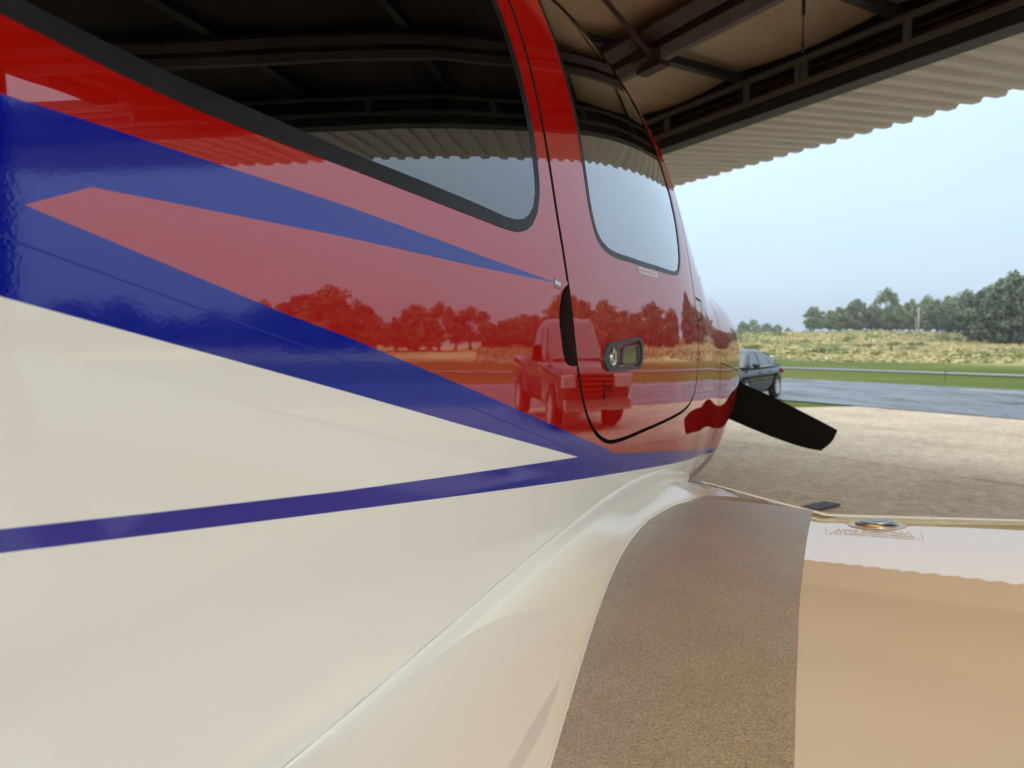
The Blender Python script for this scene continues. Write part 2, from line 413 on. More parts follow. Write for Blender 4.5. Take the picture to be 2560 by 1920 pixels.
# ------------------------------------------------------------------ hangar
def build_hangar():
    H = empty('hangar', (0, 0, 0), TH); tag(H, 'steel hangar with tan insulated ceiling and red oxide beams', 'hangar')
    def B(name, a, b, mat, par=H, bevel=0):
        mb = MB(); mb.box(a, b); return mb.build(name, mat, par, bevel=bevel)
    U0, U1, N0, N1, ZC = -3.3, 9.6, -7.3, 5.75, 4.07
    # walls of ribbed sheet
    def ribwall(name, p0, p1, z1, flip=1):
        d = (Vector(p1) - Vector(p0)); L = d.length; d.normalize(); nrm = Vector((-d.y, d.x)) * flip
        prof = []; x = 0
        while x < L:
            for dx, h in ((0, 0), (.10, 0), (.12, .02), (.16, .02), (.18, 0)):
                prof.append((min(x + dx, L), h))
            x += .24
        mb = MB(); v = []
        for x, h in prof:
            p = Vector(p0) + d * x + nrm * h; v += [(p.x, p.y, .0), (p.x, p.y, z1)]
        mb.add(v, [(2 * i, 2 * i + 2, 2 * i + 3, 2 * i + 1) for i in range(len(prof) - 1)])
        return mb.build(name, M['hwall'], H)
    ribwall('wall', (N0, U0), (N0, U1), 4.2); ribwall('wall', (N0, U1 + .03), (N1 + .1, U1 + .03), 4.2)  # unseen U0 side left without a wall, to let fill light onto the fuselage
    # door jambs
    for nn, w in ((-7.2, .2), (-1.6, .2), (3.95, .5)):
        B('column', (nn, U0 - .30, 0), (nn + w, U0 - .04, 4.05), M['beam'], bevel=.01)
    B('eave_beam', (N0, U0 - .28, 4.052), (N1, U0 - .06, 4.25), M['beam'])
    B('door_jamb', (5.5, U1 - .02, 0), (5.95, U1 + .25, 4.2), M['frame_grey'], bevel=.01)
    # rafters along n, insulation sagging between them, some bays with added, unseen warm-tinted skylights
    raf = [3.64 + 1.66 * k for k in range(-6, 3)]
    for u in raf:
        if U0 < u < U1: B('rafter', (N0, u - .045, 3.985), (N1 - .02, u + .045, 4.062), M['black_steel'])
    edges = [U0] + [u for u in raf if U0 < u < U1] + [U1]
    rng = random.Random(3)
    for a, b in zip(edges, edges[1:]):
        def panel(n0, n1, name='insulation_panel', mat=None, sag=.05):
            mb = MB(); K, L = 10, max(2, int((n1 - n0) / .35)); v = []
            ph = rng.random() * 6
            for i in range(L + 1):
                n = n0 + (n1 - n0) * i / L
                for j in range(K + 1):
                    t = j / K; u = a + (b - a) * t
                    v.append((n, u, ZC + .04 - sag * sin(pi * t) * (1 + .35 * sin(n * 1.7 + ph)) ))
            mb.add(v, [(i * (K + 1) + j, (i + 1) * (K + 1) + j, (i + 1) * (K + 1) + j + 1, i * (K + 1) + j + 1) for i in range(L) for j in range(K)])
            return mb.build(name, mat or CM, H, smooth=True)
        mid = (a + b) / 2; CM = M['ceil'] if mid > 1.9 else M['ceil_dark']  # bays mirrored in the rear window get the darkened colour
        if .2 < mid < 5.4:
            panel(N0, -5.6); panel(2.3, N1); panel(-5.6, 2.3, 'added_skylight', M['added_skylight'], .0)
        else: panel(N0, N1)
    mb = MB()     # roof sheet above, open over the added skylights
    for (n0, n1, u0, u1) in ((N0 - .3, -5.6, U0 - .3, U1 + .3), (2.3, N1 + .4, U0 - .3, U1 + .3), (-5.6, 2.3, U0 - .3, .32), (-5.6, 2.3, 5.30, U1 + .3)):
        mb.box((n0, u0, 4.26), (n1, u1, 4.30))
    mb.build('roof', M['hwall'], H)
    mb = MB()
    for (n0, n1, u0, u1) in ((-5.62, -5.58, .32, 5.3), (2.28, 2.32, .32, 5.3), (-5.58, 2.28, .30, .34), (-5.58, 2.28, 5.28, 5.32)):
        mb.box((n0, u0, 4.112), (n1, u1, 4.259))
    mb.build('added_skylight_kerb', M['hwall'], H)
    # twin red oxide beams with a hanging stub column and brace
    B('beam', (3.98, U0 + .05, 3.93), (4.20, U1 - .05, 3.983), M['beam'], bevel=.004)
    B('beam', (4.27, U0 + .05, 3.90), (4.47, U1 - .05, 3.983), M['beam'], bevel=.004)
    B('beam_flange', (4.475, U0 + .05, 3.915), (4.56, U1 - .05, 3.93), M['frame_grey'])
    mb = MB(); mb.prism([(4.13, 4.92), (4.32, 4.92), (4.32, 5.10), (4.13, 5.10)], 3.79, 3.899); mb.build('column_stub', M['beam'], H, bevel=.006)
    mb = MB(); mb.prism([(4.24, 4.85), (4.36, 4.85), (4.36, 5.16), (4.24, 5.16)], 3.74, 3.788); mb.build('bracket', M['beam'], H)
    mb = MB(); mb.tube([(4.20, 4.93, 3.84), (3.35, 4.55, 4.02)], .024, 6); mb.build('brace', M['beam'], H)
    mb = MB(); mb.tube([(3.35, 4.3, 4.0), (2.0, 5.2, 4.0)], .03, 6); mb.build('brace', M['beam'], H)
    # pull rod hanging from the ceiling
    mb = MB(); mb.tube([(4.9, 3.9, 4.08), (4.9, 3.9, 3.93), (4.9, 3.9, 3.92), (4.9, 3.9, 3.72), (4.9, 3.9, 3.71), (4.9, 3.9, 3.64)], [.014, .014, .005, .005, .012, .012], 8); mb.build('pull_rod', M['black_steel'], H, smooth=True)
    # ------- bifold door folded up: steel truss at its foot, corrugated skin underneath
    UD = -6.0
    D = empty('bifold_door', parent=H)
    mb = MB(); mb.box((5.70, UD, 3.585), (5.90, U1, 3.685)); mb.build('bottom_beam', M['black_steel'], D, bevel=.005)
    B('truss_chord', (5.70, UD, 3.70), (5.745, U1, 3.765), M['frame_grey'], D, .004)
    B('truss_chord', (5.70, UD, 3.935), (5.745, U1, 3.985), M['frame_grey'], D, .004)
    for u in (-5.6, -4.2, -3.2, -2.1, -.7, .7, 2.1, 3.55, 4.53, 4.60, 5.22, 6.4, 7.3, 8.4):
        B('truss_post', (5.703, u - .028, 3.766), (5.742, u + .028, 3.934), M['frame_grey'], D, .003)
    for u in (3.64, 4.42, 4.72, 5.30, 5.38, 6.1):
        mb = MB(); mb.prism([(5.76, 3.78), (5.95, 3.78), (5.95, 3.93), (5.84, 3.93)], 0, .16, Matrix.Translation((0, u, 0)) @ Matrix.Rotation(pi / 2, 4, 'X') ); mb.build('bracket', M['black_steel'], D)
    B('back_panel', (5.96, UD, 3.70), (5.98, U1, 4.24), M['black_steel'], D)
    for z in (3.80, 3.86):
        B('girt', (5.78, UD, z), (5.82, U1, z + .03), M['beam'], D)
    # corrugated sheets, one mesh shared
    pit, ribs = .24, 4; Wd = pit * ribs; z0, z1, n0, n1 = 3.64, 3.845, 5.88, 7.92
    prof = []
    for k in range(ribs):
        b = k * pit
        prof += [(b, 0), (b + .105, 0), (b + .128, .042), (b + .217, .042)]
    prof.append((Wd, 0)); mb = MB(); v = []; rg = random.Random(8)
    for x, h in prof:
        jag = rg.uniform(-.006, .006)
        for s in range(5):
            t = s / 4; v.append((n0 + (n1 - n0) * t + (jag if s == 4 else 0), x, z0 + (z1 - z0) * t - h + .004 * sin(t * 7 + x * 9)))
    K = len(prof); mb.add(v, [(i * 5 + s, i * 5 + 5 + s, i * 5 + 6 + s, i * 5 + 1 + s) for i in range(K - 1) for s in range(4)])
    s0 = mb.build('corrugated_sheet', M['sheet'], D); u = UD - .1; s0.location = (0, u, 0); k = 0
    for k in range(1, int((U1 - UD + .2) / Wd) + 1):
        c = s0.copy(); COL.objects.link(c); c.location = (0, u + k * Wd, -.0015 * (k % 2))
    mb = MB()
    for k in range(60):
        uu = UD + .1 + k * .25; mb.lathe([(.0, -.002), (.006, -.002), (.006, .0), (0, 0)], 6, Matrix.Translation((6.9, uu, 3.735)))
    tag(mb.build('screws', M['black_steel'], D), kind='stuff')
    # upper leaf of the folded door, outside skin facing up
    mb = MB(); mb.box((5.99, UD - .1, 3.93), (7.90, U1 + .1, 3.96)); o = mb.build('upper_leaf', M['hwall'], D)
build_hangar()

# ------------------------------------------------------------------ airplane (local x = starboard, y = forward, z = up)
AX = radians(27); QC = 1.09
PLANE = empty('airplane', (-QC * cos(AX), QC * sin(AX), 0), -AX)
tag(PLANE, 'red, blue and white low-wing light airplane parked in the hangar', 'airplane')
P_ = [-4.2, -3.0, -1.5, -.5, .2, .8, 1.3, 1.8, 2.2, 2.5, 2.75, 3.0, 3.4, 3.65, 3.76, 3.8]
SEC = {k: pchip_fn(P_, v) for k, v in dict(
    W=[.05, .14, .32, .45, .535, .597, .63, .638, .622, .604, .598, .583, .538, .464, .37, .28],
    z0=[1.55, 1.45, 1.33, 1.29, 1.29, 1.29, 1.29, 1.29, 1.28, 1.265, 1.25, 1.24, 1.22, 1.20, 1.19, 1.18],
    Hu=[.06, .14, .33, .53, .66, .764, .80, .769, .607, .431, .34, .328, .298, .239, .16, .10],
    Hl=[.06, .18, .38, .50, .60, .60, .60, .60, .58, .56, .545, .488, .408, .323, .26, .18],
    mu=[2.0, 2.2, 2.5, 3.0, 3.3, 3.88, 4.0, 3.433, 2.765, 2.556, 2.927, 3.149, 2.939, 2.635, 2.2, 2.0],
    ml=[2.0, 2.2, 2.5, 3.2, 4, 4, 4, 4, 3.8, 3.5, 3.6, 3.245, 2.689, 2.224, 2.2, 2.0]).items()}
_sc = {}
def sec(p):
    k = round(p, 4)
    if k not in _sc: _sc[k] = tuple(SEC[a](p) for a in ('W', 'z0', 'Hu', 'Hl', 'mu', 'ml'))
    return _sc[k]
def q_of(p, z):
    W, z0, Hu, Hl, mu, ml = sec(p)
    H, m = (Hu, mu) if z >= z0 else (Hl, ml)
    t = min(1, abs(z - z0) / H); return W * max(0, 1 - t ** m) ** (1 / m)
def v_of(p, z):
    W, z0, Hu, Hl, mu, ml = sec(p); return (z - z0) / (Hu if z >= z0 else Hl)
def z_of(p, v):
    W, z0, Hu, Hl, mu, ml = sec(p); return z0 + v * (Hu if v >= 0 else Hl)
def surf_n(p, z):
    e_ = .002
    dp = (q_of(p + e_, z) - q_of(p - e_, z)) / (2 * e_); dz = (q_of(p, z + e_) - q_of(p, z - e_)) / (2 * e_)
    return Vector((1, -dp, -dz)).normalized()
def S(p, z, off=0.0, side=1):
    n = surf_n(p, z); c = Vector((q_of(p, z), p, z)) + n * off
    return Vector((c.x * side, c.y, c.z))

# outlines on the side of the fuselage, (p, z)
L_red_blue = [(-.7, 1.55), (.0, 1.497), (.288, 1.475), (.335, 1.472), (.463, 1.461), (.606, 1.450), (.868, 1.423), (1.088, 1.402)]
L_spear_up = [(.300, 1.400), (.346, 1.421), (.410, 1.420), (.605, 1.416), (.861, 1.407), (1.088, 1.402)]
L_spear_lo = [(.300, 1.400), (.387, 1.373), (.528, 1.330), (.603, 1.310), (.860, 1.233), (1.134, 1.149), (1.312, 1.097), (1.358, 1.082), (1.725, 1.037), (2.713, .914), (2.80, .903)]
L_blue_white = [(-.7, 1.57), (.282, 1.334), (.602, 1.250), (.819, 1.192), (1.176, 1.100)]
L_low_up = [(-.7, 1.25), (.277, 1.170), (.394, 1.159), (.600, 1.141), (.820, 1.125), (1.176, 1.100)]
L_low_lo = [(-.7, 1.255), (.276, 1.153), (.513, 1.128), (1.108, 1.066), (1.663, 1.008), (2.717, .895)]
L_tri_a = [(1.95, .86), (2.05, .885), (2.119, .897), (2.288, .887), (2.532, .866), (2.608, .886), (2.717, .895)]
L_tri_b = [(2.717, .895), (2.66, .868), (2.60, .838), (2.56, .79), (2.50, .74)]
f_rb, f_su, f_sl, f_bw, f_lu, f_ll = map(lin_fn, (L_red_blue, L_spear_up, L_spear_lo, L_blue_white, L_low_up, L_low_lo))
f_bw_out = lambda p: f_bw(p)
def paint_class(p, z):         # 0 red 1 blue 2 white
    if p < 1.088 and z > f_rb(p): return 0
    if .300 <= p < 1.088 and f_sl(p) < z < f_su(p): return 0
    if p >= 1.088 and p <= 2.80 and z > f_sl(p): return 0
    if p > 2.80 and z > .903 - (p - 2.8) * .05: return 0
    if p < 1.176 and z > f_bw(p): return 1
    if p < 1.176: return 1 if f_ll(p) < z < f_lu(p) else 2
    if p <= 2.717 and z > f_ll(p): return 1
    # wedge at the nose: white, then blue border, then red
    if p > 2.717: return 0
    if p > 1.95 and z < f_ta(p): return 0 if p > 2.5 and z < f_tb(p) else 1
    return 2
f_ta = lin_fn(L_tri_a); f_tb = lin_fn(sorted(L_tri_b))
REAR_OUT = catmull([(-.28, 1.62), (.05, 1.555), (.291, 1.531), (.340, 1.521), (.417, 1.507), (.506, 1.498), (.607, 1.491), (.714, 1.483), (.843, 1.474), (.938, 1.468), (.962, 1.4685), (.984, 1.474), (1.004, 1.485), (1.021, 1.506), (1.029, 1.537), (1.019, 1.619), (.998, 1.695), (.972, 1.77), (.945, 1.84), (.90, 1.895), (.82, 1.91), (.60, 1.905), (.30, 1.87), (-.05, 1.78), (-.25, 1.68)], .02, True)
REAR_IN = catmull([(-.22, 1.625), (.05, 1.575), (.293, 1.549), (.318, 1.544), (.402, 1.530), (.507, 1.519), (.608, 1.509), (.715, 1.502), (.862, 1.492), (.932, 1.486), (.956, 1.4865), (.978, 1.491), (.995, 1.500), (1.008, 1.515), (1.014, 1.536), (1.003, 1.615), (.981, 1.69), (.955, 1.765), (.928, 1.832), (.89, 1.878), (.82, 1.893), (.60, 1.888), (.30, 1.853), (-.03, 1.765), (-.2, 1.675)], .02, True)
DOOR = catmull([(1.002, 1.832), (1.018, 1.769), (1.037, 1.697), (1.059, 1.617), (1.086, 1.523), (1.113, 1.449), (1.139, 1.372), (1.168, 1.262), (1.202, 1.185), (1.244, 1.141), (1.311, 1.112), (1.377, 1.106), (1.55, 1.109), (1.80, 1.1165), (1.93, 1.125), (2.043, 1.148), (2.108, 1.199), (2.129, 1.311), (2.111, 1.366), (2.053, 1.445), (1.97, 1.58), (1.88, 1.72), (1.78, 1.85), (1.70, 1.94), (1.62, 1.968), (1.45, 1.982), (1.2, 1.985), (1.05, 1.978), (1.0, 1.95), (.992, 1.90)], .018, True)
DW_OUT = catmull([(1.128, 1.893), (1.143, 1.795), (1.170, 1.711), (1.194, 1.621), (1.219, 1.543), (1.252, 1.497), (1.306, 1.476), (1.45, 1.471), (1.635, 1.472), (1.797, 1.475), (1.840, 1.485), (1.859, 1.510), (1.855, 1.575), (1.818, 1.669), (1.745, 1.775), (1.665, 1.875), (1.60, 1.928), (1.50, 1.945), (1.25, 1.947), (1.15, 1.935)], .018, True)
DW_IN = offset_loop(DW_OUT, -.011)
DOOR_OUT, DOOR_IN = offset_loop(DOOR, .0042), offset_loop(DOOR, -.0042)
REC = catmull([(1.129, 1.404), (1.110, 1.392), (1.098, 1.365), (1.096, 1.342), (1.103, 1.312), (1.113, 1.281), (1.124, 1.268), (1.140, 1.2635), (1.168, 1.2625)], .008)
opening = []
for a in DOOR_OUT:
    if a[0] < 1.20 and 1.2625 < a[1] < 1.404:
        if REC: opening += (REC if opening and opening[-1][1] > 1.404 else REC); REC_USED = True
        REC = None if 'REC_USED' in globals() else REC
    else: opening.append(a)
WS = resample([(2.250, 1.508), (2.20, 1.5075), (2.155, 1.517), (2.09, 1.56), (2.02, 1.645), (1.95, 1.745), (1.90, 1.84), (1.87, 1.93), (1.845, 2.04), (1.9, 2.1), (2.3, 2.0), (2.575, 1.72), (2.56, 1.648), (2.50, 1.60), (2.40, 1.55), (2.31, 1.52)], .03)
HINGE = resample([(2.085, 1.436), (2.185, 1.434), (2.20, 1.40), (2.172, 1.377), (2.118, 1.369)], .02)

VMAX = .965
def build_skin():
    pts = []; edges = []
    SV = .62
    def addline(poly, closed):
        o = len(pts)
        for p, z in poly: pts.append(Vector((p, max(-VMAX, min(VMAX, v_of(p, z))) * SV)))
        for i in range(len(poly) - (0 if closed else 1)): edges.append((o + i, o + (i + 1) % len(poly)))
    for lp in (REAR_OUT, REAR_IN, DOOR_IN, DW_OUT, DW_IN): addline(lp, True)
    addline(opening, True)
    wsd = [a for a in WS if v_of(*a) < VMAX]
    addline(WS, True)
    for ln in (L_red_blue, L_spear_up, L_spear_lo, L_blue_white, L_low_up, L_low_lo, L_tri_a, L_tri_b): addline(resample([a for a in ln if a[0] >= -.6] if ln[0][0] > -.6 else [(-.6, lin_fn(ln)(-.6))] + ln[1:], .03, False), False)
    gp = set((round(a.x / .02), round(a.y / .02)) for a in pts)
    P0, P1 = -.6, 3.80
    ps = [P0 + .035 * i for i in range(int((3.6 - P0) / .035) + 1)] + [3.62, 3.65, 3.68, 3.71, 3.735, 3.755, 3.77, 3.785, 3.80]
    vsn = [0, .07, .14, .21, .28, .35, .42, .49, .56, .62, .68, .735, .785, .83, .87, .90, .925, .945, VMAX]
    vsn = sorted([-x for x in vsn[1:]] + vsn)
    for p in ps:
        for v in vsn:
            bord = p in (ps[0], ps[-1]) or abs(v) == VMAX
            if bord or (round(p / .02), round(v * SV / .02)) not in gp: pts.append(Vector((p, v * SV)))
    for a, b in ((ps[0], ps[0]), (ps[-1], ps[-1])): pass
    V, E_, F, _, _, _ = delaunay_2d_cdt(pts, edges, [], 0, 1e-6)
    PZ = []
    for a in V:
        p = min(max(a.x, P0), P1); PZ.append((p, z_of(p, max(-VMAX, min(VMAX, a.y / SV)))))
    NR = [surf_n(*a) for a in PZ]; Q = [q_of(*a) for a in PZ]
    bb = {}
    regs = {k: [] for k in ('skin', 'door', 'dglass', 'dseal', 'jamb', 'rglass', 'rseal', 'wglass')}
    for f in F:
        f = list(f)
        p = sum(PZ[i][0] for i in f) / len(f); z = sum(PZ[i][1] for i in f) / len(f)
        a, b, c = (V[f[0]], V[f[1]], V[f[2]])
        ar = abs((b - a).cross(c - a))
        if ar < 1e-9: continue
        if .95 < p < 2.2 and inside(opening, p, z) or (.95 < p < 2.2 and inside(DOOR_IN, p, z)):
            if inside(DOOR_IN, p, z):
                if inside(DW_OUT, p, z): regs['dglass' if inside(DW_IN, p, z) else 'dseal'].append((f, 0))
                else: regs['door'].append((f, 0))
            else: regs['jamb'].append((f, 0))
        elif p < 1.1 and inside(REAR_OUT, p, z): regs['rglass' if inside(REAR_IN, p, z) else 'rseal'].append((f, 0))
        elif 1.8 < p < 2.6 and inside(WS, p, z): regs['wglass'].append((f, 0))
        else: regs['skin'].append((f, paint_class(p, z)))
    def emit(name, reg, mats, parent, side=1, off=0.0, strips=(), inward=False):
        mp_ = {}; mb = MB(); nr = []
        for f, mi in reg:
            g = []
            for i in f:
                if i not in mp_:
                    mp_[i] = len(mb.v); p, z = PZ[i]; c = Vector((Q[i], p, z)) + NR[i] * off
                    mb.v.append((c.x * side, c.y, c.z)); n = NR[i] * (-1 if inward else 1); nr.append((n.x * side, n.y, n.z))
                g.append(mp_[i])
            a, b, c = (Vector(mb.v[k]) for k in g[:3]); nf = (b - a).cross(c - a)
            if nf.dot(Vector(nr[g[0]])) < 0: g.reverse()
            mb.f.append(g); mb.m.append(mi)
        for loop, d0, d1, mi in strips:      # returns into the gap
            o = len(mb.v); k = len(loop)
            ctr = Vector((sum(a[0] for a in loop) / k, sum(a[1] for a in loop) / k))
            for j, (p, z) in enumerate(loop):
                t = S(*loop[(j + 1) % k]) - S(*loop[j - 1]); n = surf_n(p, z); s = t.normalized().cross(n)
                for d in (d0, d1):
                    c = S(p, z, d); mb.v.append((c.x * side, c.y, c.z)); nr.append((s.x * side, s.y, s.z))
            for j in range(k):
                j2 = (j + 1) % k; g = [o + 2 * j, o + 2 * j2, o + 2 * j2 + 1, o + 2 * j + 1]
                a, b, c = (Vector(mb.v[q]) for q in g[:3])
                if (b - a).cross(c - a).dot(Vector(nr[g[0]])) < 0: g.reverse()
                mb.f.append(g); mb.m.append(mi)
        return mb.build(name, mats, parent, True, nr)
    PM = [M['red'], M['blue'], M['white'], M['seam']]
    rev = lambda lp: lp[::-1]
    for side in (1, -1):
        emit('fuselage_side', regs['skin'], PM, PLANE, side, 0, [(opening, 0, -.03, 3)])
        d = emit('door', regs['door'], PM, PLANE, side, 0, [(rev(DOOR_IN), 0, -.03, 3)])
        if side == 1: d['label'] = 'red cabin door with window and recessed handle'
        emit('door_jamb', regs['jamb'], M['seam'], PLANE, side, -.024)
        wf = emit('window_seal', regs['dseal'], M['rubber'], d, side, .0006, [(rev(DW_OUT), .0006, -.004, 0)])
        emit('window_pane', regs['dglass'], M['clear'], d, side, -.001)
        rs = emit('rear_window', regs['rglass'], M['tinted'], PLANE, side, .001)
        emit('window_seal', regs['rseal'], M['rubber'], rs, side, .0012, [(rev(REAR_OUT), .0012, -.002, 0)])
        emit('windshield_side', regs['wglass'], M['clear'], PLANE, side, -.001)
        emit('cabin_lining', [r for r in regs['skin'] if .0 < PZ[r[0][0]][0] < 2.6 and PZ[r[0][0]][1] > .9] + regs['door'], M['lining'], PLANE, side, -.035, (), True)
        if side == 1: DOOROBJ.append(d)
DOOROBJ = []
build_skin()
DOOR_O = DOOROBJ[0]

def build_caps():
    ps = [-.6 + .07 * i for i in range(61)] + [3.72, 3.76, 3.80]
    def zc(p, t, up):
        W, z0, Hu, Hl, mu, ml = sec(p); H, m = (Hu, mu) if up else (Hl, ml)
        return z0 + (1 if up else -1) * H * max(0, 1 - abs(t) ** m) ** (1 / m)
    for up in (True, False):
        groups = {}
        mb = MB(); wm = MB(); nr = []; K = 18; v = []
        for p in ps:
            W, z0, Hu, Hl, mu, ml = sec(p); m = mu if up else ml
            rho = (1 - VMAX ** m) ** (1 / m)
            for j in range(K + 1):
                t = -rho + 2 * rho * j / K; v.append((W * t, p, zc(p, t, up)))
        F = {0: [], 1: []}
        for i in range(len(ps) - 1):
            for j in range(K):
                pm = (ps[i] + ps[i + 1]) / 2; w = up and 1.84 < pm < 2.56 and not abs(j - K / 2 + .5) < .6
                F[1 if w else 0].append((i * (K + 1) + j, i * (K + 1) + j + 1, (i + 1) * (K + 1) + j + 1, (i + 1) * (K + 1) + j))
        mb.add(v, F[0]); mb.build('cabin_roof' if up else 'belly', M['red'] if up else M['white'], PLANE, smooth=True)
        if up: wm.add(v, F[1]); wm.build('windshield', M['clear'], PLANE, smooth=True)
    # tail cone
    mb = MB(); rings = []
    for p in [-4.2, -4.0, -3.6, -3.0, -2.4, -1.8, -1.2, -.8, -.6]:
        W, z0, Hu, Hl, mu, ml = sec(p); r = []
        for k in range(48):
            a = 2 * pi * k / 48; c, s = cos(a), sin(a); H, m = (Hu, mu) if s >= 0 else (Hl, ml)
            r.append((W * (1 if c >= 0 else -1) * abs(c) ** (2 / m), p, z0 + H * (1 if s >= 0 else -1) * abs(s) ** (2 / m)))
        rings.append(r)
    mb.loft(rings, True, True); mb.build('tail_cone', M['white'], PLANE, smooth=True)
    mb = MB(); mb.lathe([(.0, .30), (.03, .29), (.08, .235), (.13, .15), (.165, .06), (.172, 0), (.172, -.03)], 40, Matrix.Translation((0, 3.835, 1.18)) @ Matrix.Rotation(-pi / 2, 4, 'X'))
    mb.build('spinner', M['white'], PLANE, smooth=True)
    mb = MB(); W = .28; mb.prism([(W * cos(a), .17 * sin(a)) for a in [2 * pi * k / 36 for k in range(36)]], 0, .01, Matrix.Translation((0, 3.795, 1.18)) @ Matrix.Rotation(-pi / 2, 4, 'X')); mb.build('cowl_front', M['red'], PLANE)
    # tail surfaces
    def foil(name, a, b, ca, cb, th, mat, vertical=False):
        mb = MB(); rings = []
        for (c0, ch) in ((a, ca), (b, cb)):
            r = []
            for k in range(24):
                t = 2 * pi * k / 24; x = .5 * (1 + cos(t)); y = th * ch * sin(t) * (x ** .5) * 1.2
                r.append((c0[0] + (y if vertical else 0), c0[1] - ch * (1 - x) if True else 0, c0[2] + (0 if vertical else y)))
            rings.append(r)
        mb.loft(rings, True, True); return mb.build(name, mat, PLANE, smooth=True)
    foil('fin', (0, -3.0, 1.6), (0, -4.1, 2.7), 1.25, .7, .06, M['red'], True)
    foil('tailplane', (.1, -3.3, 1.55), (1.95, -3.5, 1.55), .85, .6, .06, M['white'])
    foil('tailplane', (-.1, -3.3, 1.55), (-1.95, -3.5, 1.55), .85, .6, .06, M['white'])
build_caps()

# ------- fine lines, placards and the cowl seams that lie on the skin
def ribbon(name, pts, w, mat, off=.0006, parent=PLANE, side=1):
    pts = resample(pts, .02, False); mb = MB(); v = []; nr = []
    for i, (p, z) in enumerate(pts):
        t = Vector(pts[min(i + 1, len(pts) - 1)]) - Vector(pts[max(i - 1, 0)]); t.normalize()
        for s in (-1, 1):
            a = (p - t.y * w * s / 2, z + t.x * w * s / 2); v.append(S(a[0], a[1], off)); nr.append(surf_n(*a))
    mb.add(v, [(2 * i, 2 * i + 1, 2 * i + 3, 2 * i + 2) for i in range(len(pts) - 1)])
    for k, f in enumerate(mb.f):
        a, b, c = (Vector(mb.v[q]) for q in f[:3])
        if (b - a).cross(c - a).dot(nr[f[0]]) < 0: f.reverse()
    return mb.build(name, mat, parent, True, nr)
ribbon('vinyl_edge', [(-.3, 1.53), (.284, 1.376), (.602, 1.283), (.86, 1.208), (1.268, 1.078)], .0014, M['pin'])
ribbon('vinyl_edge', [(1.268, 1.078), (1.655, 1.029)], .0014, M['pin'])
ribbon('cowl_seam', [(2.62, 1.50), (2.60, 1.36), (2.60, 1.2), (2.60, .95)], .004, M['seam'])
ribbon('cowl_seam', [(2.605, 1.235), (3.0, 1.20), (3.6, 1.16)], .004, M['seam'])
ribbon('cowl_seam', [(3.10, 1.48), (3.12, 1.3), (3.12, 1.0)], .004, M['seam'])
ribbon('hinge_gap', [(2.085, 1.436), (2.185, 1.432), (2.20, 1.40), (2.172, 1.377), (2.118, 1.369)], .006, M['seam'])
ribbon('chrome_tip', [(1.079, 1.4035), (1.090, 1.4022), (1.100, 1.400)], .006, M['chrome'])
ribbon('seal_outline', [(1.078, 1.411), (1.078, 1.394), (1.10, 1.394)], .0012, M['seam'])
# open mark below the handle
ribbon('open_arrow', [(1.292, 1.232), (1.292, 1.196)], .005, M['black'], .0006, DOOR_O)
mb = MB(); v = [S(a, b, .0008) for a, b in ((1.284, 1.204), (1.300, 1.204), (1.292, 1.192))]; mb.add(v, [(0, 1, 2)]); mb.build('open_arrow_head', M['black'], DOOR_O)
def text_on_skin(name, txt, p, z, h, mat, parent, off=.0008):
    cu = bpy.data.curves.new(name, 'FONT'); cu.body = txt; cu.size = h; cu.align_x = 'LEFT'; cu.resolution_u = 2
    o = bpy.data.objects.new(name, cu); COL.objects.link(o)
    dg = bpy.context.evaluated_depsgraph_get(); me = bpy.data.meshes.new_from_object(o.evaluated_get(dg)); COL.objects.unlink(o); bpy.data.objects.remove(o)
    for vtx in me.vertices: vtx.co = S(p + vtx.co.x, z + vtx.co.y, off)
    me.materials.clear(); me.materials.append(mat); me.name = name
    t = bpy.data.objects.new(name, me); COL.objects.link(t); t.parent = parent; return t
text_on_skin('open_lettering', 'OPEN', 1.302, 1.212, .012, M['black'], DOOR_O)
# sticker under the door window with a row of tiny print
ribbon('window_placard', [(1.49, 1.4615), (1.635, 1.4615)], .013, M['sticker'], .0007, DOOR_O)
for k in range(13):
    ribbon('placard_print', [(1.50 + k * .0098, 1.459), (1.50 + k * .0098, 1.4645)], .0045, plain('placard_grey', (.45, .38, .44), .4) if k == 0 else bpy.data.materials['placard_grey'], .0012, DOOR_O)

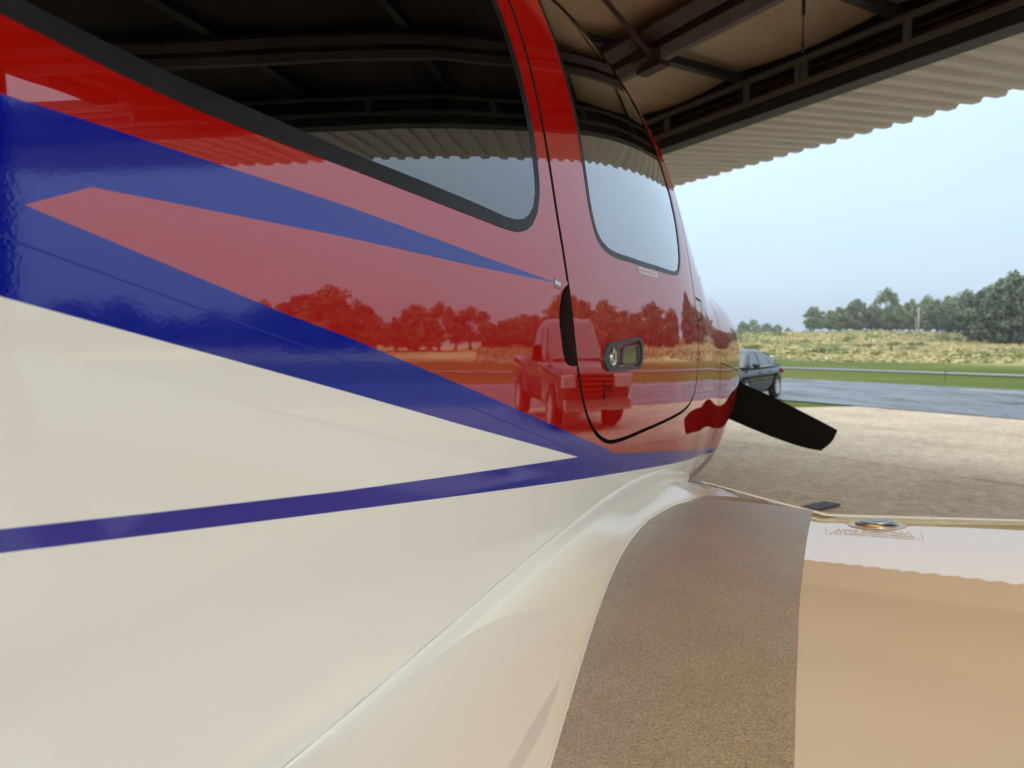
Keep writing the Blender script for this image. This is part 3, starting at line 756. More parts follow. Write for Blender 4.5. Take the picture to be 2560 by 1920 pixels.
# ------- door handle
def build_handle():
    p0, z0 = 1.30, 1.28; nrm = surf_n(1.40, 1.28); q0 = q_of(1.40, 1.28)
    tp = Vector((0, 1, 0)) - nrm * nrm.y; tp.normalize(); tz = nrm.cross(tp); 
    if tz.z < 0: tz = -tz
    O = Vector((q0, 1.40, 1.28)); MT = Matrix(((tp.x, tz.x, nrm.x, O.x), (tp.y, tz.y, nrm.y, O.y), (tp.z, tz.z, nrm.z, O.z), (0, 0, 0, 1)))
    out = catmull([(-.116, -.004), (-.112, -.018), (-.096, -.030), (-.05, -.031), (.06, -.0315), (.098, -.031), (.108, -.026), (.115, .0), (.111, .026), (.100, .037), (.085, .0355), (.0, .0295), (-.09, .0225), (-.106, .016)], .006, True)
    inn = catmull([(-.047, -.004), (-.043, -.020), (-.030, -.024), (.06, -.0245), (.090, -.024), (.100, -.015), (.103, .002), (.099, .020), (.088, .0285), (.06, .0265), (-.03, .0180), (-.042, .012)], .006, True)
    mb = MB(); n = len(out)
    # face plate with an opening: ring between outlines, resampled to the same count
    def rs(poly, k):
        L = [0]; m = len(poly)
        for i in range(m): L.append(L[-1] + (Vector(poly[(i + 1) % m]) - Vector(poly[i])).length)
        o = []; c = Vector((.03, 0))
        for a in range(k):
            ang = 2 * pi * a / k; d = Vector((cos(ang), sin(ang))); best = 0
            for i in range(m):
                s, e_ = Vector(poly[i]) - c, Vector(poly[(i + 1) % m]) - c; dd = e_ - s; den = d.cross(dd)
                if abs(den) < 1e-12: continue
                t = s.cross(dd) / den; w = s.cross(d) / den
                if t > 0 and -1e-6 <= w <= 1 + 1e-6: best = max(best, t)
            o.append(tuple(c + d * best))
        return o
    K = 96; A = rs(out, K); Bq = rs(inn, K)
    sc = lambda P, s: [((x - .0) * s, y * s) for x, y in P]
    rings = [[MT @ Vector((x, y, h)) for x, y in R] for R, h in ((A, -.002), (A, .004), (sc(A, .985), .0062), (Bq, .0062), (Bq, .004), (Bq, -.012))]
    mb.loft(rings, True, False); mb.build('handle_plate', M['gun'], DOOR_O)
    mb = MB(); mb.add([MT @ Vector((x, y, -.0115)) for x, y in Bq], [tuple(range(K))]); mb.build('handle_well', M['black'], DOOR_O)
    lev = catmull([(-.020, .0), (-.024, -.019), (-.015, -.0205), (.06, -.0205), (.084, -.019), (.092, -.010), (.094, .002), (.091, .014), (.082, .0215), (.06, .0185), (-.018, .0095)], .006, True)
    L = rs(lev, K); li = sc([(x - .035, y) for x, y in L], .86); li = [(x + .035, y) for x, y in li]
    mb = MB(); mb.loft([[MT @ Vector((x, y, h)) for x, y in R] for R, h in ((L, -.010), (L, .0045), (li, .0052), (li, .0035))], True, False); mb.build('handle_lever', M['gun'], DOOR_O)
    mb = MB(); mb.add([MT @ Vector((x, y, .0036)) for x, y in li], [tuple(range(K))]); mb.build('lever_face', plain('dark_mirror', (.16, .15, .11), .10, 1, .1), DOOR_O)
    # small scroll emblem on the lever
    mb = MB(); pts = [(.077 + .0045 * sin(t * 2.0) * (1 - .1 * t), -.012 + .0038 * t, .0046) for t in [k * .25 for k in range(25)]]
    mb.tube([MT @ Vector(a) for a in pts], .0010, 6); mb.build('emblem', M['steel'], DOOR_O)
    # lock
    T = MT @ Matrix.Translation((-.078, -.004, .006))
    mb = MB(); mb.lathe([(.0175, -.003), (.0175, .0015), (.0155, .003), (.0115, .0022), (.0115, .0035), (.0, .0035)], 32, T); mb.build('lock', M['chrome'], DOOR_O, smooth=False)
    mb = MB(); mb.box((-.0012, -.006, .0036), (.0012, .006, .0040), 0, T); mb.build('keyhole', M['black'], DOOR_O)
build_handle()

# ------- wing
PC = 1.33
def ple(q): return 1.99 + .45 * min(1.2, max(0, (1 - q) / .35)) - .03 * max(0, q - 1)
f_prof = pchip_fn([0, .01, .03, .06, .12, .2, .3, .4, .58, .75, .95, 1.15, 1.45, 1.7], [-.13, -.102, -.083, -.068, -.050, -.0335, -.018, -.0075, 0, -.004, -.018, -.042, -.095, -.14])
def zw(p, q):
    e_ = ple(q); d = (e_ - p) * .58 / (e_ - PC) if p > PC else .58 + PC - p
    return .945 + .08 * (q - 1.0) + f_prof(min(1.7, max(0, d)))
def wing_n(p, q):
    e_ = .003; dp = (zw(p + e_, q) - zw(p - e_, q)) / (2 * e_); dq = (zw(p, q + e_) - zw(p, q - e_)) / (2 * e_)
    return Vector((-dq, -dp, 1)).normalized()
def build_wings():
    qs = [.45, .52, .60, .65, .70, .75, .80, .85, .90, .95, .98, 1.0, 1.05, 1.15, 1.3, 1.6, 2.0, 2.6, 3.4, 4.4, 5.4, 5.75]
    for side in (1, -1):
        mb = MB(); rings = []; 
        for q in qs:
            e_ = ple(q); te = .35 + .10 * max(0, q - 1); r = []
            ts = [1 - (1 - t / 60) ** 1.0 for t in range(61)]
            ps = [te + (e_ - te) * (1 - (1 - t / 60) ** 2.2) for t in range(61)]
            up = [(q, p, zw(p, q)) for p in ps]
            ch = e_ - te; ztip = zw(e_, q); lo = []
            for p in reversed(ps[:-1]):
                x = (e_ - p) / ch; lo.append((q, p, ztip - .075 * (max(0, sin(pi * min(1, x ** .55)))) + (zw(te, q) - ztip) * x ** 2 - .004 * x))
            rings.append([(a[0] * side, a[1], a[2]) for a in up + lo])
        mb.loft(rings, True, True)
        o = mb.build('wing', M['wing_white'], PLANE, smooth=True)
        if side == 1: WING.append(o)
WING = []; build_wings(); WING = WING[0]
_inner_front = pchip_fn([1.50, 1.62, 1.70, 1.77, 1.84], [.6546, .657, .662, .678, .705])
def INNER(p):
    x = p - 1.1
    return ((.1205 * x + .099) * x - .1889) * x + .7092 if p < 1.5 else _inner_front(p)
OUTER = lin_fn([(.30, 1.065), (.706, 1.032), (.854, 1.020), (1.077, 1.004), (1.357, .990), (1.752, .973), (1.85, .969)])
def build_walk():
    mb = MB(); v = []; ps = [.36 + (1.835 - .36) * i / 60 for i in range(61)]; K = 16
    for i, p in enumerate(ps):
        a, b = INNER(p), OUTER(p)
        for j in range(K + 1):
            q = a + (b - a) * j / K; edge = j in (0, K) or i in (0, 60)
            pp = p if i < 58 else p
            v.append((q, pp, zw(pp, q) + (.0004 if edge else .0016)))
    mb.add(v, [(i * (K + 1) + j, i * (K + 1) + j + 1, (i + 1) * (K + 1) + j + 1, (i + 1) * (K + 1) + j) for i in range(60) for j in range(K)])
    mb.build('wing_walk', M['walk'], WING, smooth=True)
build_walk()
def build_bead():        # sealant bead where the grit meets the fairing
    rg = random.Random(6); mb = MB(); pts = []; rad = []
    for k in range(120):
        p = .45 + (1.80 - .45) * k / 119; q = INNER(p) + .0005; pts.append((q, p, zw(p, q) + .0016)); rad.append(.0014 + .0006 * rg.random())
    mb.tube(pts, rad, 6); mb.build('sealant_bead', M['fairing'], WING, smooth=True)
build_bead()
def build_fuel_cap():
    p, q = 1.562, 1.103; n = wing_n(p, q); O = Vector((q, p, zw(p, q)))
    R = n.to_track_quat('Z', 'Y').to_matrix().to_4x4(); T = Matrix.Translation(O) @ R
    lav = plain('cap_decal', (.66, .64, .74), .15)
    mb = MB(); mb.lathe([(.0515, .0004), (.0515, .0012), (.036, .0012)], 48, T); mb.build('cap_decal', lav, WING, smooth=False)
    mb = MB(); mb.lathe([(.0525, .0003), (.0525, .0009), (.0516, .0009)], 48, T); mb.build('decal_outline', M['print'], WING)
    mb = MB(); mb.lathe([(.0385, .0012), (.0385, .0035), (.036, .0060), (.030, .0068), (.0295, .0085), (.0, .0088)], 48, T); c = mb.build('fuel_cap', M['steel'], WING, smooth=False)
    mb = MB(); mb.prism([(-.010, -.004), (-.003, -.0065), (0, -.002), (.003, -.0065), (.010, -.004), (.010, .004), (-.010, .004)], .0089, .0094, T); mb.build('cap_latch', M['chrome'], WING)
    # placard: frame and rows of tiny print
    def W3(a, b, o=.0006): return Vector((a, b, zw(b, a))) + wing_n(b, a) * o
    def wr(name, pts, w, mat):
        mb = MB(); v = []; pts = resample(pts, .01, False)
        for i, a in enumerate(pts):
            t = Vector(pts[min(i + 1, len(pts) - 1)]) - Vector(pts[max(0, i - 1)]); t.normalize()
            for s in (-1, 1): v.append(W3(a[0] - t.y * w * s / 2, a[1] + t.x * w * s / 2))
        mb.add(v, [(2 * i, 2 * i + 1, 2 * i + 3, 2 * i + 2) for i in range(len(pts) - 1)]); return mb.build(name, mat, WING)
    wr('placard_frame', [(1.013, 1.515), (1.018, 1.447), (1.175, 1.424), (1.176, 1.50)], .0013, M['print'])
    rg = random.Random(2)
    for k, (a0, a1, pp) in enumerate(((1.035, 1.155, 1.498), (1.031, 1.160, 1.484), (1.028, 1.163, 1.470), (1.024, 1.168, 1.456))):
        x = a0; mb = MB()
        while x < a1:
            w = rg.uniform(.0018, .0042); pq = pp - (x - 1.018) * .146 * (.5 + .5 * k / 3)
            v = [W3(x, pq), W3(x + w, pq), W3(x + w, pq + .006), W3(x, pq + .006)]; mb.add(v, [(0, 1, 2, 3)])
            x += w + (.0012 if rg.random() < .8 else .005)
        mb.build('placard_print', M['print'], WING)
build_fuel_cap()
# ------- wing root fairing: fillet between the fuselage side and the wing
def UP(p):
    x = p - 1.4; return ((((.029 * x + .0365) * x - .0334) * x - .2295) * x + .0405) * x + 1.0025
QV = pchip_fn([1.50, 1.62, 1.72, 1.82, 1.95, 2.1, 2.3, 2.46], [.6586, .662, .672, .690, .702, .696, .670, .647])
def build_fairing():
    ps = [.1 + .02 * i for i in range(117)]; K = 26; v = []
    for p in ps:
        zU = UP(p); n = surf_n(p, zU); A = Vector((q_of(p, zU), 0, zU))
        qv = INNER(p) + .004 if p < 1.50 else QV(p)
        Bp = Vector((qv, 0, zw(min(p, ple(qv) - .002), qv) + .0006))
        td = Vector((n.z, 0, -n.x)); td.normalize()
        d = (Bp - A).length; ch = Vector((1, 0, .08)).normalized()
        # short lap lying on the skin, a soft shoulder, then the concave sweep
        lap = min(.030, d * .25)
        L1 = A + td * lap + Vector((n.x, 0, n.z)).normalized() * .0045
        v.append(tuple(Vector((A.x, p, A.z)) + Vector((n.x, 0, n.z)) * .0002))
        v.append(tuple(Vector((A.x, p, A.z)) + Vector((n.x, 0, n.z)) * .0016))
        v.append(tuple(Vector((A.x, p, A.z)) + td * (lap * .5) + Vector((n.x, 0, n.z)) * .0030))
        d2 = (Bp - L1).length
        for j in range(K + 1):
            t = j / K; t2 = t * t; t3 = t2 * t
            c = (2 * t3 - 3 * t2 + 1) * L1 + (t3 - 2 * t2 + t) * td * d2 * .55 + (-2 * t3 + 3 * t2) * Bp + (t3 - t2) * ch * d2 * 1.30
            v.append((c.x, p, c.z))
    n_ = K + 4; f = [(i * n_ + j, i * n_ + j + 1, (i + 1) * n_ + j + 1, (i + 1) * n_ + j) for i in range(len(ps) - 1) for j in range(n_ - 1)]
    for side in (1, -1):
        mb = MB(); mb.add([(a * side, b, c) for a, b, c in v], f); mb.build('wing_fairing', M['fairing'], PLANE, smooth=True, fix=True)
build_fairing()

# ------- propeller
def build_prop():
    hub = Vector((0, 3.90, 1.18))
    tipd = Vector((.915, 0, -.352)).normalized(); a0 = atan2(tipd.z, tipd.x)
    for k in range(3):
        a = a0 + k * 2 * pi / 3; R = Matrix.Translation(hub) @ Matrix.Rotation(-a, 4, 'Y')
        mb = MB(); rings = []
        for r, lead, trail, th, tw in ((.10, .050, -.050, .05, 62), (.20, .075, -.080, .042, 55), (.32, .095, -.108, .034, 44), (.46, .098, -.116, .027, 35), (.60, .090, -.116, .022, 30), (.72, .080, -.112, .018, 26), (.83, .068, -.104, .014, 23), (.905, .060, -.092, .011, 21), (.955, .054, -.078, .009, 20), (.978, .050, -.030, .006, 20), (.985, .048, .0, .004, 20)):
            r_ = []
            for j in range(20):
                t = 2 * pi * j / 20; x = .5 * (1 + cos(t)); c = trail + (lead - trail) * x; y = th * .5 * sin(t) * 1.1
                ang = radians(tw) * .75
                r_.append(R @ Vector((r, c * sin(ang) * .9 + y * cos(ang), c * cos(ang) - y * sin(ang))))
            rings.append(r_)
        mb.loft(rings, True, True); mb.build('propeller_blade', M['black'], PLANE, smooth=True)
build_prop()

# ------- undercarriage, seats, panel
def build_gear():
    def wheel(x, y, r, w):
        T = Matrix.Translation((x, y, r)) @ Matrix.Rotation(pi / 2, 4, 'Y')
        mb = MB(); mb.lathe([(r * .55, -w / 2), (r * .92, -w / 2), (r, -w * .3), (r, w * .3), (r * .92, w / 2), (r * .55, w / 2)], 28, T); mb.build('tyre', M['tyre'], PLANE, smooth=True)
        mb = MB(); mb.lathe([(0, -w * .4), (r * .56, -w * .4), (r * .56, w * .4), (0, w * .4)], 20, T); mb.build('wheel_hub', M['steel'], PLANE)
        mb = MB(); rings = []
        for t in range(13):
            s = -1 + 2 * t / 12; e_ = max(.02, (1 - s * s) ** .5); rings.append([(x + .11 * e_ * cos(a), y + .42 * s, r + .12 + .16 * e_ * max(-.55, sin(a))) for a in [2 * pi * k / 16 for k in range(16)]])
        mb.loft(rings, True, True); mb.build('wheel_fairing', M['white'], PLANE, smooth=True)
    wheel(1.35, .85, .19, .15); wheel(-1.35, .85, .19, .15); wheel(0, 3.1, .17, .13)
    for s in (1, -1):
        mb = MB(); mb.tube([(s * .75, .9, .80), (s * 1.33, .86, .40)], [.045, .035], 10); mb.build('gear_leg', M['white'], PLANE, smooth=True)
    mb = MB(); mb.tube([(0, 2.75, .78), (0, 3.05, .40)], [.04, .03], 10); mb.build('gear_leg', M['white'], PLANE, smooth=True)
    for x in (-.29, .29):
        for y in (1.25, .45):
            s = empty('seat', (x, y, .86)); s.parent = PLANE
            def pad(name, rings_):
                mb = MB(); rr = []
                for (cx, cy_, cz, w, h) in rings_:
                    rr.append([(w * (abs(cos(a)) ** .5) * (1 if cos(a) >= 0 else -1), cy_ + cx * 0 + h * (abs(sin(a)) ** .5) * (1 if sin(a) >= 0 else -1) * .5, cz) for a in [2 * pi * k / 20 for k in range(20)]])
                mb.loft(rr, True, True); mb.build(name, M['leather'], s, smooth=True)
            pad('cushion', [(0, .15, 0, .23, .48), (0, .15, .12, .24, .50), (0, .15, .16, .21, .44)])
            pad('backrest', [(0, -.10, .12, .23, .14), (0, -.17, .4, .24, .14), (0, -.22, .60, .22, .12), (0, -.235, .66, .15, .08)])
            pad('headrest', [(0, -.24, .67, .10, .08), (0, -.25, .74, .13, .10), (0, -.255, .83, .11, .08)])
    mb = MB(); mb.prism([(-.55, .80), (.55, .80), (.55, 1.36), (.45, 1.47), (.2, 1.50), (-.2, 1.50), (-.45, 1.47), (-.55, 1.36)], 0, .06, Matrix.Translation((0, 2.18, 0)) @ Matrix.Rotation(pi / 2, 4, 'X')); mb.build('instrument_panel', M['lining'], PLANE)
    mb = MB(); mb.add([(-.5, 2.16, 1.47), (.5, 2.16, 1.47), (.45, 2.6, 1.56), (-.45, 2.6, 1.56)], [(0, 1, 2, 3)]); mb.build('glare_shield', M['lining'], PLANE)
    mb = MB(); mb.box((-.5, -.3, .80), (.5, 2.2, .84)); mb.build('cabin_floor', M['lining'], PLANE)
    mb = MB(); mb.box((-.45, -.34, .84), (.45, -.31, 1.75)); mb.build('cabin_bulkhead', M['lining'], PLANE)
build_gear()

# ------------------------------------------------------------------ vehicles
def wheel_parts(root, x, y, r, w, side, spokes=5, rimmat=None):
    T = Matrix.Translation((x, y, r)) @ Matrix.Rotation(pi / 2 * side, 4, 'Y')
    wh = empty('wheel', (0, 0, 0)); wh.parent = root
    mb = MB(); mb.lathe([(r * .62, -w / 2), (r * .93, -w / 2), (r, -w * .32), (r, w * .32), (r * .93, w / 2), (r * .66, w / 2), (r * .64, w * .3)], 32, T); mb.build('tyre', M['tyre'], wh, smooth=True)
    mb = MB(); mb.lathe([(r * .67, w * .46), (r * .62, w * .50), (r * .60, w * .30), (r * .2, w * .12)], 32, T)
    for k in range(spokes):
        a = 2 * pi * k / spokes; R = T @ Matrix.Rotation(a, 4, 'Z')
        mb.add([R @ Vector(q) for q in ((r * .10, -r * .10, w * .42), (r * .62, -r * .13, w * .46), (r * .62, r * .13, w * .46), (r * .10, r * .10, w * .42), (r * .10, -r * .12, w * .2), (r * .62, -r * .17, w * .2), (r * .62, r * .17, w * .2), (r * .10, r * .12, w * .2))], [(0, 1, 2, 3), (0, 4, 5, 1), (3, 2, 6, 7)])
    mb.lathe([(0, w * .48), (r * .16, w * .46), (r * .18, w * .2)], 16, T)
    mb.build('rim', rimmat or M['alloy'], wh)
M['alloy'] = plain('alloy_wheel', (.55, .55, .56), .35, .6)
M['carpaint'] = paint('graphite_car_paint', (.014, .015, .018), .05, 1.5, .02)
M['silver'] = paint('dark_truck_paint', (.055, .055, .06), .05, 1.6, .02)
M['carglass'] = plain('dark_car_glass', (.05, .065, .07), .03, 0, .05, ior=1.6)
M['lamp_glass'] = plain('lamp_glass', (.7, .7, .72), .1, .3)
M['red_lamp'] = plain('red_lamp', (.10, .006, .006), .2)

def side_panel(pts, xs, off=.006, side=1):
    return [(side * (xs(z) + off), y, z) for y, z in pts]
def build_car():
    r = empty('parked_car', spotw(.309, 21.0), 0)
    h = Vector((-.60, -.80)); r.rotation_euler = (0, 0, atan2(-h.x, h.y))
    tag(r, 'dark grey sedan parked beyond the propeller at the taxiway edge', 'car')
    mb = MB(); rings = []
    for y, w, zt, zb in ((-2.34, .62, .80, .42), (-2.30, .76, .93, .32), (-2.05, .86, 1.0, .24), (-1.6, .90, 1.0, .20), (-.9, .915, .97, .19), (0, .915, .95, .19), (.9, .91, .95, .19), (1.35, .90, .95, .20), (1.9, .86, .86, .22), (2.2, .78, .76, .28), (2.33, .60, .64, .38)):
        half = [(.0, zb), (w * .80, zb), (w * .97, zb + .10), (w * 1.0, .52), (w * .985, .72), (w * .955, zt - .10), (w * .86, zt - .02), (w * .5, zt + .01), (0, zt + .015)]
        rings.append([(x, y, z) for x, z in half] + [(-x, y, z) for x, z in half[-2:0:-1]])
    mb.loft(rings, True, True); mb.build('body', M['carpaint'], r, smooth=True)
    xs = lambda z: .845 - (z - .95) * .44
    mb = MB(); rings = []
    for y, zt in ((-1.95, .99), (-1.6, 1.13), (-1.25, 1.27), (-.85, 1.40), (-.4, 1.455), (0, 1.465), (.35, 1.435), (.7, 1.31), (1.05, 1.12), (1.35, .96)):
        hw = xs(zt); half = [(.845, .93), (xs((zt + .95) / 2), (zt + .95) / 2), (hw + .02, zt - .05 if zt > 1.05 else zt - .01), (hw - .10, zt), (0, zt + .012)]
        rings.append([(x, y, z) for x, z in half] + [(-x, y, z) for x, z in half[-2::-1]])
    mb.loft(rings, True, True); mb.build('cabin', M['carpaint'], r, smooth=True)
    for s in (1, -1):
        for nm, pts in (('side_window', [(.92, .985), (.58, 1.30), (.30, 1.385), (.02, 1.40), (.02, .975)]), ('side_window', [(-.06, .975), (-.06, 1.40), (-.45, 1.39), (-.82, 1.30), (-.95, .985)]), ('quarter_window', [(-1.0, .99), (-.88, 1.275), (-1.15, 1.17), (-1.42, 1.02)])):
            mb = MB(); v = side_panel(pts, xs, .012, s); mb.add(v, [tuple(range(len(v)))]); mb.build(nm, M['carglass'], r)
        mb = MB(); mb.tube([(s * (xs(.96) + .022), y, .958 + .004 * k) for k, y in enumerate((.95, .4, 0, -.5, -1.0, -1.5))], .012, 6); mb.build('window_trim', M['chrome'], r)
        mb = MB(); rr = []
        for t in range(7):
            a = -1 + t / 3; e_ = max(.15, sqrt(1 - a * a * .96)); rr.append([(s * (.98 + .11 * a), .78 + .06 * e_ * cos(b), 1.02 + .07 * e_ * sin(b)) for b in [2 * pi * k / 12 for k in range(12)]])
        mb.loft(rr, True, True); mb.build('side_mirror', M['carpaint'], r, smooth=True)
        for y in (.12, -.82):
            mb = MB(); mb.box((s * .915 - .012, y - .10, .80), (s * .915 + .022, y + .06, .83)); mb.build('door_handle', M['carpaint'], r, bevel=.006)
        for y in (1.40, -1.38):
            mb = MB(); arch = [(y + .39 * cos(a), .33 + .39 * sin(a)) for a in [radians(-25 + 230 * k / 20) for k in range(21)]]
            v = [(s * .925, a, max(.2, b)) for a, b in arch] + [(s * .60, a, max(.2, b)) for a, b in arch]
            mb.add(v, [tuple(range(21))]); mb.build('wheel_arch', M['black'], r)
            wheel_parts(r, s * .845, y, .335, .21, s)
        mb = MB(); mb.box((s * .52, -2.345, .72), (s * .84, -2.20, .86)); mb.build('tail_lamp', M['red_lamp'], r, bevel=.02)
        mb = MB(); mb.box((s * .50, 2.12, .60), (s * .82, 2.28, .72)); mb.build('headlamp', M['lamp_glass'], r, bevel=.02)
    mb = MB(); mb.add([(-.66, .70, 1.325), (.66, .70, 1.325), (.80, 1.34, .975), (-.80, 1.34, .975)], [(0, 1, 2, 3)]); mb.build('windshield', M['carglass'], r)
    mb = MB(); mb.add([(-.64, -.98, 1.385), (.64, -.98, 1.385), (.78, -1.85, 1.04), (-.78, -1.85, 1.04)], [(0, 1, 2, 3)]); mb.build('rear_window', M['carglass'], r)
    mb = MB(); mb.box((-.45, 2.24, .48), (.45, 2.335, .62)); mb.build('grille', M['black'], r, bevel=.01)
def spotw(t, D):
    n, u = spot(t, D); p = NU(n, u, height(n, u) - .02); return p
build_car()

def build_pickup():
    r = empty('pickup_truck', (9.95, 7.75, height(12.4, 0)), 0); h = Vector((-.955, -.295)); r.rotation_euler = (0, 0, atan2(-h.x, h.y))
    tag(r, 'dark metallic pickup truck on the concrete, mirrored in the red door', 'truck')
    def body(name, secs, mat, smooth=True):
        mb = MB(); rings = []
        for y, w, zt, zb in secs:
            half = [(0, zb), (w * .9, zb), (w, zb + .08), (w, zt - .12), (w * .97, zt - .03), (w * .88, zt), (0, zt + .02)]
            rings.append([(x, y, z) for x, z in half] + [(-x, y, z) for x, z in half[-2:0:-1]])
        mb.loft(rings, True, True); return mb.build(name, mat, r, smooth=smooth)
    body('front_body', [(2.75, .80, .98, .48), (2.70, .93, 1.08, .42), (2.3, .99, 1.17, .42), (1.35, 1.0, 1.20, .42), (1.1, 1.0, 1.20, .40), (-.75, 1.0, 1.20, .40)], M['silver'])
    body('bed', [(-.82, 1.0, 1.26, .46), (-1.6, 1.0, 1.25, .46), (-2.7, 1.0, 1.25, .50), (-2.78, .97, 1.22, .55)], M['silver'])
    xs = lambda z: .93 - (z - 1.2) * .30
    mb = MB(); rings = []
    for y, zt in ((-.80, 1.25), (-.72, 1.84), (-.3, 1.91), (.3, 1.92), (.62, 1.86), (1.0, 1.58), (1.42, 1.22)):
        half = [(.93, 1.16), (xs((zt + 1.2) / 2), (zt + 1.2) / 2), (xs(zt), zt - .06), (xs(zt) - .10, zt), (0, zt + .02)]
        rings.append([(x, y, z) for x, z in half] + [(-x, y, z) for x, z in half[-2::-1]])
    mb.loft(rings, True, True); mb.build('cabin', M['silver'], r, smooth=True)
    for s in (1, -1):
        for pts in ([(1.05, 1.25), (.62, 1.72), (.25, 1.80), (.25, 1.25)], [(.17, 1.25), (.17, 1.80), (-.55, 1.78), (-.62, 1.25)]):
            mb = MB(); v = side_panel(pts, xs, .014, s); mb.add(v, [tuple(range(4))]); mb.build('side_window', M['carglass'], r)
        mb = MB(); mb.box((s * 1.0 - .02, .92, 1.20), (s * 1.0 + s * .24, 1.02, 1.46)); mb.build('side_mirror', M['black'], r, bevel=.03)
        for y in (1.85, -1.75):
            mb = MB(); arch = [(y + .47 * cos(a), .40 + .47 * sin(a)) for a in [radians(-20 + 220 * k / 20) for k in range(21)]]
            mb.add([(s * 1.008, a, max(.4, b)) for a, b in arch], [tuple(range(21))]); mb.build('wheel_arch', M['black'], r)
            wheel_parts(r, s * .92, y, .40, .26, s, 6)
        mb = MB(); mb.box((s * .62, 2.66, .82), (s * .95, 2.775, 1.02)); mb.build('headlamp', M['lamp_glass'], r, bevel=.02)
        mb = MB(); mb.box((s * .86, -2.80, .85), (s * .99, -2.76, 1.18)); mb.build('tail_lamp', M['red_lamp'], r)
    mb = MB(); mb.add([(-.70, .68, 1.845), (.70, .68, 1.845), (.86, 1.45, 1.235), (-.86, 1.45, 1.235)], [(0, 1, 2, 3)]); mb.build('windshield', M['carglass'], r)
    mb = MB(); mb.box((-.58, 2.72, .74), (.58, 2.79, 1.02)); mb.build('grille', M['black'], r, bevel=.02)
    for z in (.80, .88, .96):
        mb = MB(); mb.box((-.57, 2.788, z - .012), (.57, 2.80, z + .012)); mb.build('grille_bar', M['chrome'], r)
    mb = MB(); mb.box((-.92, 2.70, .44), (.92, 2.90, .66)); mb.build('bumper', M['chrome'], r, bevel=.05)
    mb = MB(); mb.box((-.9, -2.95, .50), (.9, -2.79, .66)); mb.build('bumper', M['chrome'], r, bevel=.04)
build_pickup()

def build_mat():
    c = Vector((2.47, 5.62)); mb = MB(); A = radians(35); R = Matrix.Translation((c.x, c.y, .004)) @ Matrix.Rotation(A, 4, 'Z')
    mb.box((-.17, -.07, 0), (.17, .07, .018), 0, R); 
    o = mb.build('wheel_chock', plain('grey_rubber', (.03, .03, .033), .7), None, bevel=.006)
    tag(o, 'flat dark grey chock on the concrete just beyond the wing root', 'chock')
build_mat()

# ------------------------------------------------------------------ vegetation
def shade_attr(o, vals):
    at = o.data.attributes.new('shade', 'FLOAT', 'FACE'); at.data.foreach_set('value', vals)
def tree_proto(seed, h, spread, n_clump, leaves, leaf, mat, low=.18, dens=1.0):
    rg = random.Random(seed); root = empty('tree'); 
    mb = MB(); lean = rg.uniform(-.04, .04)
    mb.tube([(0, 0, -.4), (lean * h * .2, 0, h * .2), (lean * h * .5, .02 * h, h * .45), (lean * h * .7, .03 * h, h * .8)], [.032 * h, .026 * h, .018 * h, .006 * h], 8)
    cl = []
    for k in range(n_clump):
        while True:
            x, y, z = (rg.uniform(-1, 1) for _ in range(3)); d = x * x + y * y + z * z
            if d < 1 and d > .18: break
        zz = low + (1 - low) * (z * .5 + .5); wid = spread * (1 - .35 * max(0, zz - .6) / .4) * (.75 + .25 * sin(zz * pi)) * (1 + .22 * sin(3 * atan2(y, x) + seed))
        cl.append((Vector((x * wid, y * wid, zz * h * .98)), rg.uniform(.10, .19) * h * .8))
    for k in range(6):
        c = rg.choice(cl)[0]; z0 = rg.uniform(.2, .5) * h
        mb.tube([(lean * z0, 0, z0), (c.x * .5, c.y * .5, (z0 + c.z) * .5 + .03 * h), tuple(c)], [.012 * h, .008 * h, .003 * h], 5)
    mb.build('trunk', M['bark'], root, smooth=True)
    cb = MB(); sh = []
    for c, r in cl:
        tone = rg.uniform(0, .45)
        for i in range(leaves):
            while True:
                v = Vector((rg.uniform(-1, 1), rg.uniform(-1, 1), rg.uniform(-1, 1)))
                if v.length < 1: break
            v *= (.55 + .45 * v.length); p = c + Vector((v.x * r, v.y * r, v.z * r * .72))
            a = Vector((rg.uniform(-1, 1), rg.uniform(-1, 1), rg.uniform(-.6, .6))).normalized(); b = a.orthogonal().normalized()
            b = (Matrix.Rotation(rg.uniform(0, 6.28), 3, a) @ b); s = leaf * rg.uniform(.6, 1.25)
            cb.add([p - a * s, p + b * s * .6, p + a * s, p - b * s * .6], [(0, 1, 2, 3)])
            sh.append(min(1, max(0, tone + .55 * rg.random())))
    cr_ = cb.build('crown', mat, root, fix=False); shade_attr(cr_, sh)
    return root
protos = [tree_proto(11, 10, 4.4, 70, 60, .36, M['leaf'], .06), tree_proto(12, 10, 5.2, 80, 60, .36, M['leaf'], .08),
          tree_proto(13, 10, 3.6, 60, 60, .34, M['leaf'], .05), tree_proto(14, 10, 5.2, 90, 62, .36, M['leaf_dark'], .02), tree_proto(15, 10, 4.4, 48, 56, .32, M['leaf'], .22)]
first = [True] * 5; TRG = random.Random(21)
def tree(kind, n, u, h, label, group=None, wide=1.0):
    o = protos[kind] if first[kind] else copy_tree(protos[kind]); first[kind] = False
    o.location = NU(n, u, height(n, u) - .1); s = h / 10; o.scale = (s * wide, s * wide, s); o.rotation_euler = (0, 0, TRG.uniform(0, 6.28))
    tag(o, label, 'tree', group)
def tpx(x, D): return spot((x - 1106) / 1534, D)
